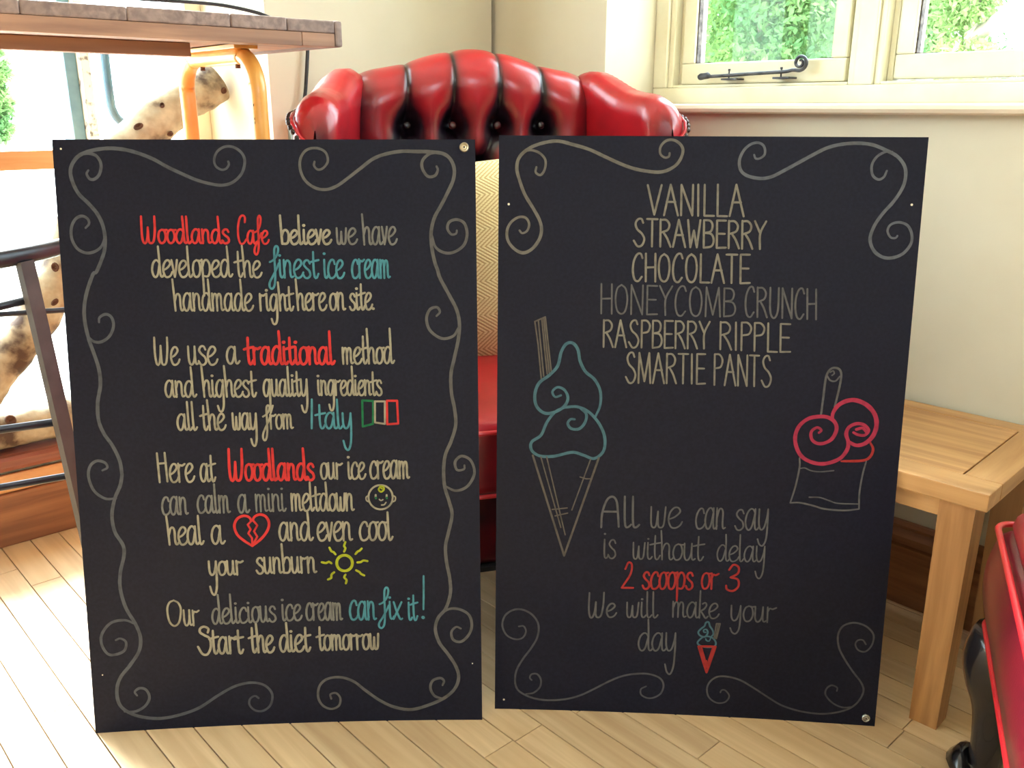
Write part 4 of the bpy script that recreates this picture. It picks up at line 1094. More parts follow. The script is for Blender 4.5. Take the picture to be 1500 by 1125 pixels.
DRAWINGS = [
    (1, 'chalk_scroll', 'scroll', 4.9, 3.0, 1, [(229.7, 811.9), (230.5, 808.2), (226.5, 802.6), (219.9, 801.3), (212.7, 806.3), (211.3, 815.5), (216.4, 825.7), (227.0, 831.6), (239.0, 830.3), (248.9, 822.1), (251.6, 811.0), (246.8, 796.2), (235.0, 785.0), (221.7, 780.9), (206.8, 782.2), (186.5, 787.8), (166.5, 796.5), (148.4, 805.3), (130.5, 815.4), (112.5, 822.7), (94.4, 827.6), (74.3, 829.4), (53.9, 827.1), (37.1, 821.6), (27.4, 813.4), (21.6, 801.5), (22.8, 786.8), (29.9, 770.2), (41.9, 757.2), (52.1, 744.2), (58.5, 729.3), (60.7, 712.4), (59.0, 695.5), (53.4, 680.5), (45.9, 665.4), (41.7, 663.0), (32.4, 640.9), (27.1, 619.9), (26.2, 598.8), (29.7, 574.9), (35.6, 553.6), (40.6, 532.1), (41.0, 510.5), (35.7, 486.2), (35.2, 461.8), (41.2, 442.5), (51.9, 424.5), (59.9, 403.6), (61.8, 384.2), (62.0, 383.8), (58.4, 368.2), (49.6, 348.8), (44.3, 325.2), (46.6, 301.3), (56.6, 281.1), (56.7, 265.1), (50.3, 241.2), (48.7, 216.9), (54.6, 188.3), (66.4, 163.4), (72.0, 142.6), (68.5, 122.1), (54.9, 101.8), (40.3, 83.6), (34.1, 65.0), (35.8, 44.0), (46.6, 30.9), (65.5, 21.7), (92.6, 17.7), (120.1, 21.7), (148.1, 31.2), (176.4, 49.2), (200.6, 62.2), (224.4, 67.2), (243.9, 62.3), (254.3, 48.4), (251.3, 31.5), (240.2, 22.5), (228.4, 23.8), (220.9, 32.6), (222.1, 41.9), (229.4, 46.3), (234.4, 42.7)]),
    (1, 'chalk_curl', 'scroll', 4.0, 2.8, 1, [(36.2, 821.2), (48.1, 822.5), (57.1, 818.9), (61.9, 808.8), (59.2, 796.0), (52.3, 789.2), (45.9, 789.5), (42.3, 796.0), (44.8, 800.6)]),
    (1, 'chalk_curl', 'scroll', 4.0, 2.8, 1, [(60.0, 710.6), (54.6, 699.3), (44.9, 692.8), (33.7, 691.5), (22.9, 697.6), (16.8, 710.7), (17.5, 725.7), (23.8, 736.8), (32.4, 740.5), (39.5, 736.8), (40.9, 730.3), (35.9, 724.7)]),
    (1, 'chalk_curl', 'scroll', 4.0, 2.8, 1, [(29.4, 577.6), (36.7, 570.9), (47.1, 570.8), (58.0, 578.6), (64.0, 591.9), (62.2, 603.8), (54.8, 608.3), (46.2, 603.9), (45.0, 597.3)]),
    (1, 'chalk_curl', 'scroll', 4.0, 2.8, 1, [(51.5, 349.5), (36.6, 349.8), (22.4, 361.2), (16.3, 380.8), (19.2, 396.4), (29.0, 404.0), (39.9, 401.0), (42.5, 394.0), (35.5, 390.2)]),
    (1, 'chalk_curl', 'scroll', 4.0, 2.8, 1, [(66.4, 163.4), (51.5, 170.0), (32.2, 166.5), (18.9, 150.5), (17.8, 134.1), (25.3, 120.2), (36.8, 119.0), (48.7, 124.8), (51.3, 137.1), (44.0, 142.7), (37.4, 140.5)]),
    (1, 'chalk_curl', 'scroll', 4.0, 2.8, 1, [(42.8, 31.1), (58.3, 30.5), (72.3, 38.4), (78.9, 50.7), (75.0, 62.7), (66.2, 65.9), (58.9, 60.7), (61.7, 54.8)]),
    (1, 'chalk_scroll', 'scroll2', 4.8, 3.0, 1, [(344.8, 811.6), (344.0, 806.2), (349.0, 801.2), (356.4, 803.5), (362.7, 812.5), (359.8, 824.2), (348.1, 829.6), (334.3, 826.9), (326.3, 816.1), (325.2, 801.7), (331.1, 787.2), (343.6, 777.3), (358.2, 774.6), (373.1, 779.1), (388.1, 789.1), (405.1, 801.8), (423.9, 815.4), (442.5, 822.1), (462.9, 825.4), (481.4, 825.1), (499.9, 824.6), (518.5, 822.2), (528.6, 814.6), (533.5, 801.9), (532.0, 787.3), (525.3, 772.7), (515.6, 754.3), (506.0, 737.8), (501.0, 721.1), (500.2, 704.5), (501.8, 689.6), (505.0, 674.6), (508.2, 665.2), (511.8, 653.2), (524.3, 629.2), (533.7, 609.9), (537.4, 590.6), (535.5, 568.0), (529.6, 542.0), (524.5, 519.2), (524.7, 492.9), (528.7, 469.7), (530.0, 446.5), (523.2, 423.2), (514.6, 403.3), (511.7, 379.8), (513.0, 356.0), (518.6, 335.5), (522.7, 314.9), (516.8, 287.6), (512.5, 268.0), (513.5, 245.3), (517.8, 219.6), (518.3, 196.8), (511.1, 174.0), (499.9, 160.0), (495.5, 142.8), (500.7, 122.3), (512.9, 104.4), (523.7, 86.5), (528.5, 68.7), (523.3, 51.2), (509.1, 36.9), (486.6, 25.9), (458.6, 18.1), (433.7, 22.1), (411.8, 33.2), (390.1, 50.2), (374.0, 64.0), (355.0, 71.2), (335.7, 69.2), (323.9, 58.6), (321.1, 41.1), (327.5, 27.6), (339.7, 21.9), (350.9, 26.7), (353.4, 38.4), (347.3, 46.6), (339.1, 44.8), (340.2, 38.0)]),
    (1, 'chalk_curl', 'scroll2', 4.0, 2.8, 1, [(511.1, 823.3), (499.9, 821.8), (490.5, 812.8), (490.3, 801.9), (497.5, 791.9), (506.9, 792.8), (511.1, 800.1), (509.5, 805.2)]),
    (1, 'chalk_curl', 'scroll2', 4.0, 2.8, 1, [(501.4, 711.9), (506.3, 696.1), (518.4, 688.5), (531.7, 689.4), (545.0, 698.7), (549.9, 713.6), (546.3, 728.4), (536.0, 733.6), (525.6, 730.3), (523.0, 721.1), (528.2, 713.6), (534.8, 714.6), (535.8, 718.8)]),
    (1, 'chalk_curl', 'scroll2', 4.0, 2.8, 1, [(535.7, 584.1), (528.4, 572.9), (512.2, 569.8), (496.2, 581.3), (491.7, 597.5), (496.7, 610.3), (506.4, 613.4), (510.5, 606.9), (505.6, 601.2)]),
    (1, 'chalk_curl', 'scroll2', 4.0, 2.8, 1, [(513.0, 357.7), (528.8, 350.6), (545.5, 357.0), (555.6, 375.5), (550.8, 394.2), (537.7, 401.1), (528.4, 392.9), (530.8, 381.1), (540.8, 381.9), (541.5, 387.6)]),
    (1, 'chalk_curl', 'scroll2', 4.0, 2.8, 1, [(504.1, 164.2), (509.7, 169.8), (519.3, 173.8), (533.1, 171.9), (545.4, 162.9), (548.9, 146.9), (543.7, 132.5), (532.5, 122.7), (521.5, 126.0), (518.9, 137.7), (525.9, 145.6), (532.8, 143.0)]),
    (1, 'chalk_curl', 'scroll2', 4.0, 2.8, 1, [(504.9, 34.1), (492.4, 39.0), (486.5, 51.1), (490.0, 62.7), (501.2, 66.7), (506.7, 62.1), (504.4, 55.4)]),
    (2, 'chalk_scroll', 'scroll3', 4.4, 2.8, 1, [(228.4, 819.1), (227.6, 814.7), (222.3, 813.3), (216.1, 818.2), (216.4, 827.9), (224.2, 835.4), (234.9, 835.4), (244.2, 827.9), (245.5, 818.3), (239.7, 806.0), (229.1, 798.0), (216.6, 794.4), (200.3, 795.3), (182.0, 798.7), (163.7, 804.9), (143.4, 813.7), (121.3, 823.4), (99.3, 829.6), (79.1, 834.0), (59.0, 831.3), (40.7, 824.2), (27.8, 812.6), (24.5, 798.3), (27.9, 784.0), (35.5, 764.1), (46.8, 746.1), (56.2, 729.7), (59.2, 716.9), (56.5, 704.0), (47.2, 691.0), (35.0, 685.0), (22.7, 689.9), (13.2, 701.8), (12.2, 715.6), (17.9, 726.7), (28.2, 733.2), (37.5, 732.3), (42.2, 724.1), (39.5, 714.9), (32.9, 711.6), (29.2, 715.2)]),
    (2, 'chalk_curl', 'scroll3', 3.2, 2.7, 1, [(34.2, 820.6), (44.4, 821.9), (55.4, 818.0), (62.9, 809.1), (62.1, 796.6), (56.6, 789.4), (50.1, 793.0), (51.0, 799.8)]),
    (2, 'chalk_scroll', 'scroll4', 4.4, 2.7, 1, [(339.6, 817.4), (341.6, 812.9), (347.1, 812.9), (353.2, 818.3), (351.8, 828.2), (344.2, 833.0), (334.2, 830.9), (325.5, 822.8), (320.7, 810.1), (323.2, 797.4), (332.7, 790.2), (349.5, 787.0), (364.1, 789.4), (380.1, 797.6), (397.7, 807.6), (415.2, 817.5), (432.7, 826.5), (450.4, 831.3), (471.9, 833.1), (491.8, 831.0), (510.3, 823.9), (525.2, 815.9), (535.2, 803.4), (537.4, 789.1), (534.1, 774.7), (524.7, 758.4), (511.5, 741.9), (502.0, 725.3), (498.4, 708.7), (504.5, 694.0), (516.1, 685.7), (529.0, 684.6), (543.1, 690.7), (552.0, 703.7), (551.8, 716.6), (545.4, 727.5), (534.2, 731.5), (523.6, 728.3), (520.2, 720.0), (524.9, 711.7), (531.4, 710.9), (533.5, 713.7)]),
    (2, 'chalk_curl', 'scroll4', 3.4, 2.7, 1, [(517.6, 822.1), (508.6, 822.1), (498.4, 815.8), (492.9, 805.1), (494.8, 792.6), (502.5, 786.8), (509.4, 789.9), (512.7, 798.0)]),
    (2, 'chalk_scroll', 'scroll5', 3.0, 2.5, 1, [(34.9, 134.8), (42.1, 135.2), (45.6, 126.6), (40.2, 116.4), (28.9, 114.3), (16.5, 120.8), (10.3, 135.9), (14.4, 151.4), (26.6, 160.7), (40.9, 161.3), (55.2, 153.2), (63.9, 138.4), (62.7, 118.6), (53.6, 100.5), (41.4, 82.2), (32.2, 63.8), (30.2, 45.8), (34.4, 32.5), (45.9, 24.1), (62.6, 18.2), (83.3, 16.6), (108.1, 19.5), (128.7, 26.3), (149.0, 37.4), (169.2, 49.7), (189.3, 59.6), (209.5, 64.5), (229.8, 65.1), (246.1, 59.3), (252.2, 48.5), (249.0, 34.9), (239.1, 27.3), (229.0, 26.0), (219.7, 31.1), (219.0, 40.0), (226.4, 44.9)]),
    (2, 'chalk_curl', 'scroll5', 2.8, 2.5, 1, [(46.9, 25.7), (58.3, 28.1), (67.6, 37.6), (68.9, 50.1), (63.2, 58.7), (55.0, 58.3), (52.3, 52.6), (55.1, 48.9)]),
    (2, 'chalk_scroll', 'scroll5', 2.8, 2.3, 1, [(336.4, 40.3), (338.3, 44.3), (343.5, 44.1), (349.7, 35.2), (344.4, 25.3), (332.0, 23.3), (320.2, 31.4), (316.5, 44.9), (320.1, 56.6), (330.0, 65.1), (344.4, 66.5), (363.2, 62.2), (382.3, 51.8), (403.6, 38.2), (424.9, 25.6), (445.9, 18.7), (466.6, 15.3), (487.1, 14.8), (507.3, 18.7), (525.0, 26.5), (536.3, 38.5), (542.1, 54.7), (538.0, 68.0), (524.6, 85.2), (511.1, 104.7), (502.2, 122.0), (499.5, 139.6), (503.6, 153.0), (513.0, 159.6), (524.9, 161.0), (539.2, 155.7), (549.1, 144.1), (548.3, 128.7), (540.2, 117.6), (530.1, 118.9), (525.0, 127.5), (527.9, 134.3), (534.8, 135.1), (539.7, 128.7)]),
    (2, 'chalk_curl', 'scroll5', 2.6, 2.2, 1, [(528.9, 29.0), (514.8, 27.1), (500.1, 33.1), (489.1, 45.0), (489.4, 55.2), (496.1, 61.3), (504.4, 58.3), (504.4, 52.7)]),
    (2, 'cone_drawing', 'dim2', 2.1, 2.1, 0, [(52.0, 590.5), (57.1, 557.6), (62.4, 508.5)]),
    (2, 'cone_drawing', 'dim2', 2.1, 2.1, 0, [(56.8, 592.6), (61.0, 554.4), (65.6, 513.5)]),
    (2, 'cone_drawing', 'dim2', 2.1, 2.1, 0, [(61.6, 594.9), (65.9, 554.5), (70.5, 516.9)]),
    (2, 'cone_drawing', 'dim2', 2.1, 2.1, 0, [(64.2, 595.9), (68.8, 554.5), (73.4, 517.9)]),
    (2, 'cone_drawing', 'dim2', 2.1, 2.1, 0, [(66.4, 597.2), (71.3, 557.8), (76.3, 518.6)]),
    (2, 'cone_drawing', 'dim2', 2.1, 2.1, 0, [(52.0, 590.5), (66.4, 597.2)]),
    (2, 'cone_drawing', 'teal2', 4.4, 3.0, 1, [(90.4, 486.5), (82.3, 484.0), (78.3, 491.6), (85.4, 498.0), (95.2, 494.3), (100.3, 482.8), (95.5, 471.0), (82.6, 462.3), (67.8, 460.3), (56.2, 470.1), (53.5, 486.7), (59.2, 503.4), (73.8, 515.3), (85.0, 528.7), (89.6, 548.4), (96.5, 559.9), (105.5, 561.1), (112.7, 552.1), (116.2, 535.9), (123.9, 521.3), (137.1, 510.1), (145.5, 493.8), (146.0, 473.9), (139.8, 457.1)]),
    (2, 'cone_drawing', 'teal2', 4.2, 3.8, 1, [(95.6, 469.3), (82.6, 462.3), (71.2, 446.9), (63.2, 428.1), (50.0, 417.6), (50.1, 405.7), (61.8, 397.5), (81.7, 397.4), (108.1, 403.9), (124.6, 400.0), (139.5, 395.6), (152.4, 406.9), (153.6, 427.2), (144.9, 447.2), (129.9, 463.5), (113.5, 470.5), (95.6, 469.3)]),
    (2, 'cone_drawing', 'teal2', 4.0, 3.0, 1, [(118.4, 468.2), (126.7, 460.1), (125.3, 448.3), (117.3, 438.7), (105.9, 438.7), (100.8, 446.0), (104.7, 452.2), (110.5, 452.3)]),
    (2, 'cone_drawing', 'dim2', 3.0, 3.0, 0, [(51.9, 397.9), (99.8, 247.8)]),
    (2, 'cone_drawing', 'dim2', 3.0, 3.0, 0, [(99.8, 247.8), (146.1, 396.5)]),
    (2, 'cone_drawing', 'dim2', 1.9, 1.9, 0, [(63.5, 395.8), (94.1, 290.9)]),
    (2, 'cone_drawing', 'dim2', 1.9, 1.9, 0, [(71.8, 396.1), (100.7, 279.8)]),
    (2, 'cone_drawing', 'dim2', 1.9, 1.9, 0, [(134.6, 394.5), (109.5, 317.8)]),
    (2, 'cone_drawing', 'dim2', 1.9, 1.9, 0, [(81.0, 317.8), (102.7, 320.7)]),
    (2, 'cone_drawing', 'dim2', 1.9, 1.9, 0, [(85.5, 308.2), (103.5, 313.0)]),
    (2, 'cone_drawing', 'dim2', 1.9, 1.9, 0, [(120.2, 367.7), (128.6, 365.2), (137.2, 365.5)]),
    (2, 'cup_drawing', 'dim', 3.0, 2.7, 1, [(451.6, 468.1), (453.0, 491.8), (453.8, 510.9), (455.3, 523.7), (459.5, 531.6), (465.4, 534.0), (472.3, 531.4), (475.0, 522.0), (472.9, 500.8), (469.3, 479.3)]),
    (2, 'cup_drawing', 'dim', 2.3, 2.1, 1, [(456.0, 522.6), (460.5, 516.4), (467.7, 515.5), (473.0, 522.0)]),
    (2, 'cup_drawing', 'dim', 2.1, 1.9, 1, [(462.5, 523.4), (465.3, 526.0), (463.6, 529.8), (459.7, 527.6)]),
    (2, 'cup_drawing', 'pink', 5.3, 3.4, 1, [(450.7, 441.8), (453.8, 445.5), (447.7, 449.1), (440.3, 443.0), (441.6, 432.2), (449.3, 426.5), (459.6, 427.2), (469.4, 434.0), (474.3, 447.2), (470.8, 457.9), (461.1, 464.1), (448.7, 464.8), (434.5, 461.2), (422.9, 450.1), (418.7, 434.8), (421.7, 419.6), (429.8, 406.7), (442.8, 399.4), (457.5, 397.0), (471.8, 400.2), (483.8, 407.2), (491.1, 419.4), (491.4, 430.3), (487.9, 441.0), (490.9, 450.8), (500.7, 456.1), (511.1, 454.6), (517.8, 447.2), (513.2, 440.2), (504.0, 440.4), (497.6, 443.5)]),
    (2, 'cup_drawing', 'pink', 6.1, 4.4, 1, [(467.4, 462.1), (467.9, 470.7), (474.2, 481.6), (486.0, 488.3), (498.2, 489.0), (513.0, 482.5), (524.1, 470.0), (527.8, 455.0), (524.5, 439.9), (515.1, 428.8), (503.1, 425.2), (491.4, 430.3)]),
    (2, 'cup_drawing', 'pink', 4.2, 4.2, 1, [(501.3, 447.9), (509.4, 450.2), (514.9, 445.0)]),
    (2, 'cup_drawing', 'darkred', 3.8, 2.5, 1, [(521.2, 430.0), (526.0, 420.4), (522.8, 409.4), (513.0, 403.6), (484.2, 401.7)]),
    (2, 'cup_drawing', 'dim', 2.5, 2.1, 1, [(426.8, 404.4), (427.7, 391.2), (424.2, 364.5), (418.4, 338.6)]),
    (2, 'cup_drawing', 'dim', 2.5, 2.1, 1, [(418.4, 338.6), (432.1, 339.1), (451.3, 335.2), (466.2, 331.3), (493.6, 330.0), (513.8, 332.9)]),
    (2, 'cup_drawing', 'dim', 2.5, 2.1, 1, [(513.8, 332.9), (512.5, 356.2), (514.6, 382.8), (518.2, 402.7)]),
    (2, 'cup_drawing', 'dim', 1.9, 1.9, 1, [(428.8, 389.5), (435.1, 390.3), (443.6, 386.8), (456.2, 385.5), (474.8, 387.8)]),
    (2, 'cup_drawing', 'dim', 1.9, 1.9, 1, [(444.1, 347.8), (458.8, 347.8), (471.7, 343.8), (484.5, 340.2), (512.6, 340.2)]),
    (2, 'small_cone_drawing', 'teal2', 2.7, 2.1, 1, [(310.2, 135.7), (307.6, 135.6), (307.0, 139.2), (311.0, 140.1), (313.2, 135.2), (309.5, 128.5), (302.5, 129.9), (299.3, 135.2), (303.0, 140.8), (307.8, 145.3), (309.5, 150.8), (313.4, 152.0), (315.7, 145.7), (319.9, 139.4), (321.2, 133.0), (317.5, 128.1)]),
    (2, 'small_cone_drawing', 'teal2', 2.7, 2.5, 1, [(306.6, 128.0), (302.7, 124.5), (299.0, 118.9), (302.2, 114.7), (312.2, 112.0), (323.1, 113.6), (325.8, 119.1), (321.5, 126.5), (313.4, 129.4), (306.6, 128.0)]),
    (2, 'small_cone_drawing', 'teal2', 2.1, 1.7, 1, [(317.6, 126.3), (315.8, 121.9), (311.8, 122.8), (310.6, 125.6)]),
    (2, 'small_cone_drawing', 'dim2', 2.1, 2.1, 0, [(322.5, 126.6), (325.0, 150.0), (330.3, 150.2), (326.1, 126.3)]),
    (2, 'small_cone_drawing', 'dim2', 1.7, 1.7, 0, [(324.5, 126.7), (327.7, 149.7)]),
    (2, 'small_cone_drawing', 'darkred', 3.4, 3.0, 0, [(300.6, 112.9), (314.5, 71.6), (325.7, 113.7), (300.6, 112.9)]),
    (2, 'small_cone_drawing', 'darkred', 3.2, 2.8, 0, [(304.7, 111.6), (314.1, 80.4)]),
    (2, 'small_cone_drawing', 'darkred', 3.2, 2.8, 0, [(322.2, 112.4), (314.7, 80.4)]),
    (2, 'small_cone_drawing', 'darkred', 2.8, 2.8, 0, [(313.2, 90.2), (314.5, 80.4)]),
    (1, 'heart_drawing', 'red', 3.8, 3.4, 1, [(236.8, 311.8), (234.2, 317.1), (226.8, 319.6), (217.3, 315.5), (212.7, 304.9), (216.2, 292.1), (225.2, 283.0), (236.5, 274.8)]),
    (1, 'heart_drawing', 'red', 3.8, 3.4, 1, [(236.5, 274.8), (249.7, 285.3), (258.7, 296.9), (261.6, 307.6), (257.7, 317.5), (249.4, 321.0), (241.7, 317.9), (238.9, 313.1)]),
    (1, 'heart_drawing', 'red', 2.8, 2.8, 0, [(236.8, 311.8), (231.5, 306.4), (235.3, 299.4), (231.7, 293.6), (236.6, 286.6), (236.5, 275.8)]),
    (1, 'heart_drawing', 'red', 2.8, 2.8, 0, [(238.9, 313.1), (244.9, 305.1), (239.9, 296.4), (244.2, 288.4), (240.2, 281.6), (236.5, 275.8)]),
    (1, 'baby_face_drawing', 'cream', 2.7, 2.7, 1, [(438.3, 342.4), (436.9, 335.6), (433.0, 329.8), (427.3, 326.1), (420.6, 324.9), (414.0, 326.4), (408.5, 330.4), (404.9, 336.3), (403.8, 343.1), (405.2, 349.9), (409.1, 355.6), (414.8, 359.4), (421.5, 360.6), (428.0, 359.1), (433.6, 355.1), (437.2, 349.2), (438.3, 342.4)]),
    (1, 'baby_face_drawing', 'cream', 2.1, 2.1, 1, [(404.6, 345.9), (400.5, 343.2), (401.0, 338.1), (405.1, 336.1)]),
    (1, 'baby_face_drawing', 'cream', 2.1, 2.1, 1, [(437.8, 345.1), (442.0, 342.7), (441.3, 337.2), (437.0, 335.7)]),
    (1, 'baby_face_drawing', 'cream', 4.8, 2.8, 1, [(414.1, 346.2), (414.0, 342.3)]),
    (1, 'baby_face_drawing', 'green', 3.0, 3.0, 1, [(414.2, 342.5), (414.3, 341.3)]),
    (1, 'baby_face_drawing', 'cream', 4.8, 2.8, 1, [(429.7, 345.9), (429.6, 342.0)]),
    (1, 'baby_face_drawing', 'green', 3.0, 3.0, 1, [(429.8, 342.2), (429.9, 341.0)]),
    (1, 'baby_face_drawing', 'cream', 2.1, 1.9, 1, [(419.1, 339.7), (421.5, 337.8), (424.2, 339.2)]),
    (1, 'baby_face_drawing', 'cream', 2.1, 1.9, 1, [(422.1, 331.3), (425.9, 331.7), (428.5, 335.1)]),
    (1, 'baby_face_drawing', 'lime', 2.7, 2.3, 1, [(420.5, 359.4), (425.2, 358.1), (425.9, 353.8), (421.8, 350.6), (418.5, 354.0), (420.4, 357.3), (423.4, 355.2)]),
    (1, 'sun_drawing', 'lime', 4.1, 4.1, 1, [(377.8, 245.6), (376.8, 241.1), (374.3, 237.4), (370.5, 234.9), (366.2, 234.1), (361.9, 235.2), (358.3, 237.8), (356.0, 241.7), (355.3, 246.2), (356.3, 250.7), (358.8, 254.5), (362.6, 256.9), (366.9, 257.7), (371.2, 256.7), (374.8, 254.0), (377.1, 250.2), (377.8, 245.6)]),
    (1, 'sun_drawing', 'lime', 3.2, 3.0, 1, [(345.7, 269.6), (348.4, 264.0), (351.2, 262.9), (354.0, 259.4)]),
    (1, 'sun_drawing', 'lime', 3.2, 3.0, 1, [(368.8, 277.3), (366.7, 271.4), (368.6, 268.4), (366.5, 263.1)]),
    (1, 'sun_drawing', 'lime', 3.2, 3.0, 1, [(391.8, 267.2), (388.5, 263.9), (386.0, 263.0), (382.6, 259.1)]),
    (1, 'sun_drawing', 'lime', 3.2, 3.0, 1, [(399.5, 248.2), (393.8, 249.2), (389.9, 246.9), (385.1, 246.6)]),
    (1, 'sun_drawing', 'lime', 3.2, 3.0, 1, [(382.9, 234.7), (387.6, 231.9), (389.4, 229.3), (394.2, 226.7)]),
    (1, 'sun_drawing', 'lime', 3.2, 3.0, 1, [(367.4, 228.5), (365.3, 224.5), (368.7, 220.4), (367.4, 215.4)]),
    (1, 'sun_drawing', 'lime', 3.2, 3.0, 1, [(351.2, 232.4), (347.3, 229.1), (346.6, 224.1), (341.9, 221.8)]),
    (1, 'sun_drawing', 'lime', 3.2, 3.0, 1, [(347.8, 246.0), (344.1, 248.5), (340.2, 246.6), (334.0, 248.0)]),
    (1, 'flag_drawing', 'green', 3.0, 3.0, 0, [(399.2, 483.5), (414.5, 482.3), (413.2, 449.7), (398.7, 446.0), (399.2, 483.5)]),
    (1, 'flag_drawing', 'cream', 2.7, 2.7, 0, [(416.8, 481.8), (430.7, 481.6), (430.0, 449.4), (416.1, 451.6), (416.8, 481.8)]),
    (1, 'flag_drawing', 'red', 3.0, 3.0, 0, [(433.6, 482.5), (448.0, 482.3), (448.7, 449.5), (433.3, 448.8), (433.6, 482.5)]),
    (1, 'exclamation_mark', 'teal', 2.8, 2.5, 1, [(479.9, 224.0), (479.5, 198.1), (478.7, 173.3)]),
    (1, 'exclamation_mark', 'teal', 5.3, 5.3, 1, [(477.8, 161.1), (478.1, 160.8)]),
]

# ---------------------------------------------------------------- the two hand-lettered blackboards
BWm, BHm, BT = 0.5625, 0.841, 0.004
BOARDS = {1: dict(c=(-0.324, 1.1034), yaw=0.0563, lean=0.1675, bow=.0075), 2: dict(c=(0.2556, 1.1259), yaw=-0.0684, lean=0.1187, bow=.0060)}
def bow(b, u, v):                            # the sheet bellies backwards a little along its lower edge
    s = u / (BWm * 1000)
    return BOARDS[b]['bow'] * 4 * s * (1 - s) * max(0, 1 - v / (BHm * 1000)) ** 1.5
def board_local(b, u, v, lift=0.0):          # millimetres on the face -> local metres
    return (u / 1000 - BWm / 2, bow(b, u, v) - lift, v / 1000)
def make_board(b, label):
    d = BOARDS[b]
    root = empty('blackboard', (d['c'][0], d['c'][1], 0.0))
    root.rotation_euler = Matrix.Rotation(d['yaw'], 3, 'Z').to_euler()
    root.rotation_euler = (Matrix.Rotation(d['yaw'], 3, 'Z') @ Matrix.Rotation(-d['lean'], 3, 'X')).to_euler()
    tag(root, label, 'blackboard')
    n, m = 24, 24
    mb = MB(); uu = [BWm * 1000 * i / n for i in range(n + 1)]; vv = [BHm * 1000 * j / m for j in range(m + 1)]
    for lift in (0, -BT * 1.0):
        mb.v += [board_local(b, u, v, lift) for u in uu for v in vv]
    K = (n + 1) * (m + 1); I = lambda i, j, k=0: k * K + i * (m + 1) + j
    for i in range(n):
        for j in range(m):
            mb.f.append((I(i, j), I(i + 1, j), I(i + 1, j + 1), I(i, j + 1)))
            mb.f.append((I(i, j, 1), I(i, j + 1, 1), I(i + 1, j + 1, 1), I(i + 1, j, 1)))
    nf = len(mb.f)
    for i in range(n):
        mb.f.append((I(i, 0), I(i, 0, 1), I(i + 1, 0, 1), I(i + 1, 0))); mb.f.append((I(i, m), I(i + 1, m), I(i + 1, m, 1), I(i, m, 1)))
    for j in range(m):
        mb.f.append((I(0, j), I(0, j + 1), I(0, j + 1, 1), I(0, j, 1))); mb.f.append((I(n, j), I(n, j, 1), I(n, j + 1, 1), I(n, j + 1)))
    o = mb.build('panel', [M['board'], M['board_edge'] if b == 2 else M['board_edge_dark']], root)
    for i in range(nf, len(o.data.polygons)): o.data.polygons[i].material_index = 1
    return root
board = {1: make_board(1, 'left blackboard with a handwritten ice cream story in several colours'),
         2: make_board(2, 'right blackboard listing ice cream flavours beside a drawn cone and cup')}

class Ink:
    """flat raised pen strokes on one board, one mesh per word or drawing"""
    def __init__(s, b): s.b = b; s.v = []; s.f = []; s.k = 0; s.mi = []; s.mats = []
    def stroke(s, pts, w0, w1, color, seed=0.0):
        if color not in s.mats: s.mats.append(color)
        mi = s.mats.index(color)
        s.k += 1
        lift = 0.00025 + 0.000012 * (s.k % 40)
        N = len(pts); L, R = [], []
        for i in range(N):
            a = pts[max(0, i - 1)]; c = pts[min(N - 1, i + 1)]
            t = Vector((c[0] - a[0], c[1] - a[1]))
            if t.length < 1e-6: t = Vector((1, 0))
            t.normalize(); nr = Vector((-t.y, t.x))
            f = i / max(1, N - 1)
            w = (w1 + (w0 - w1) * min(1, 4 * f * (1 - f) * 1.6)) / 2
            w *= 1 + .09 * noise.noise(Vector((pts[i][0] * .16, pts[i][1] * .16, seed)))
            p = Vector((pts[i][0], pts[i][1]))
            L.append(p + nr * w); R.append(p - nr * w)
            if i == 0: st_ = (p, t, nr, w)
            if i == N - 1: en = (p, t, nr, w)
        n0 = len(s.v)
        for a, c in zip(L, R):
            s.v.append(board_local(s.b, a.x, a.y, lift)); s.v.append(board_local(s.b, c.x, c.y, lift))
        for i in range(N - 1):
            s.f.append((n0 + 2 * i, n0 + 2 * i + 1, n0 + 2 * i + 3, n0 + 2 * i + 2)); s.mi.append(mi)
        for (p, t, nr, w), sg, e in ((st_, -1, 0), (en, 1, N - 1)):
            m0 = len(s.v); idx = [n0 + 2 * e + 1]
            for k in range(1, 6):
                a = PI * k / 6
                q = p - nr * w * math.cos(a) + t * (sg * w * math.sin(a))
                s.v.append(board_local(s.b, q.x, q.y, lift)); idx.append(m0 + k - 1)
            idx.append(n0 + 2 * e); s.f.append(tuple(idx)); s.mi.append(mi)
    def build(s, name, label=None):
        me = bpy.data.meshes.new(name); me.from_pydata(s.v, [], s.f)
        for c in s.mats: me.materials.append(CM[c])
        for p, i in zip(me.polygons, s.mi): p.material_index = i
        # every stroke must face out of the board
        bm = bmesh.new(); bm.from_mesh(me)
        for f in bm.faces:
            if f.normal.y > 0: f.normal_flip()
        bm.to_mesh(me); bm.free()
        o = bpy.data.objects.new(name, me); C.objects.link(o); o.parent = board[s.b]
        if label: o['label'] = label
        return o

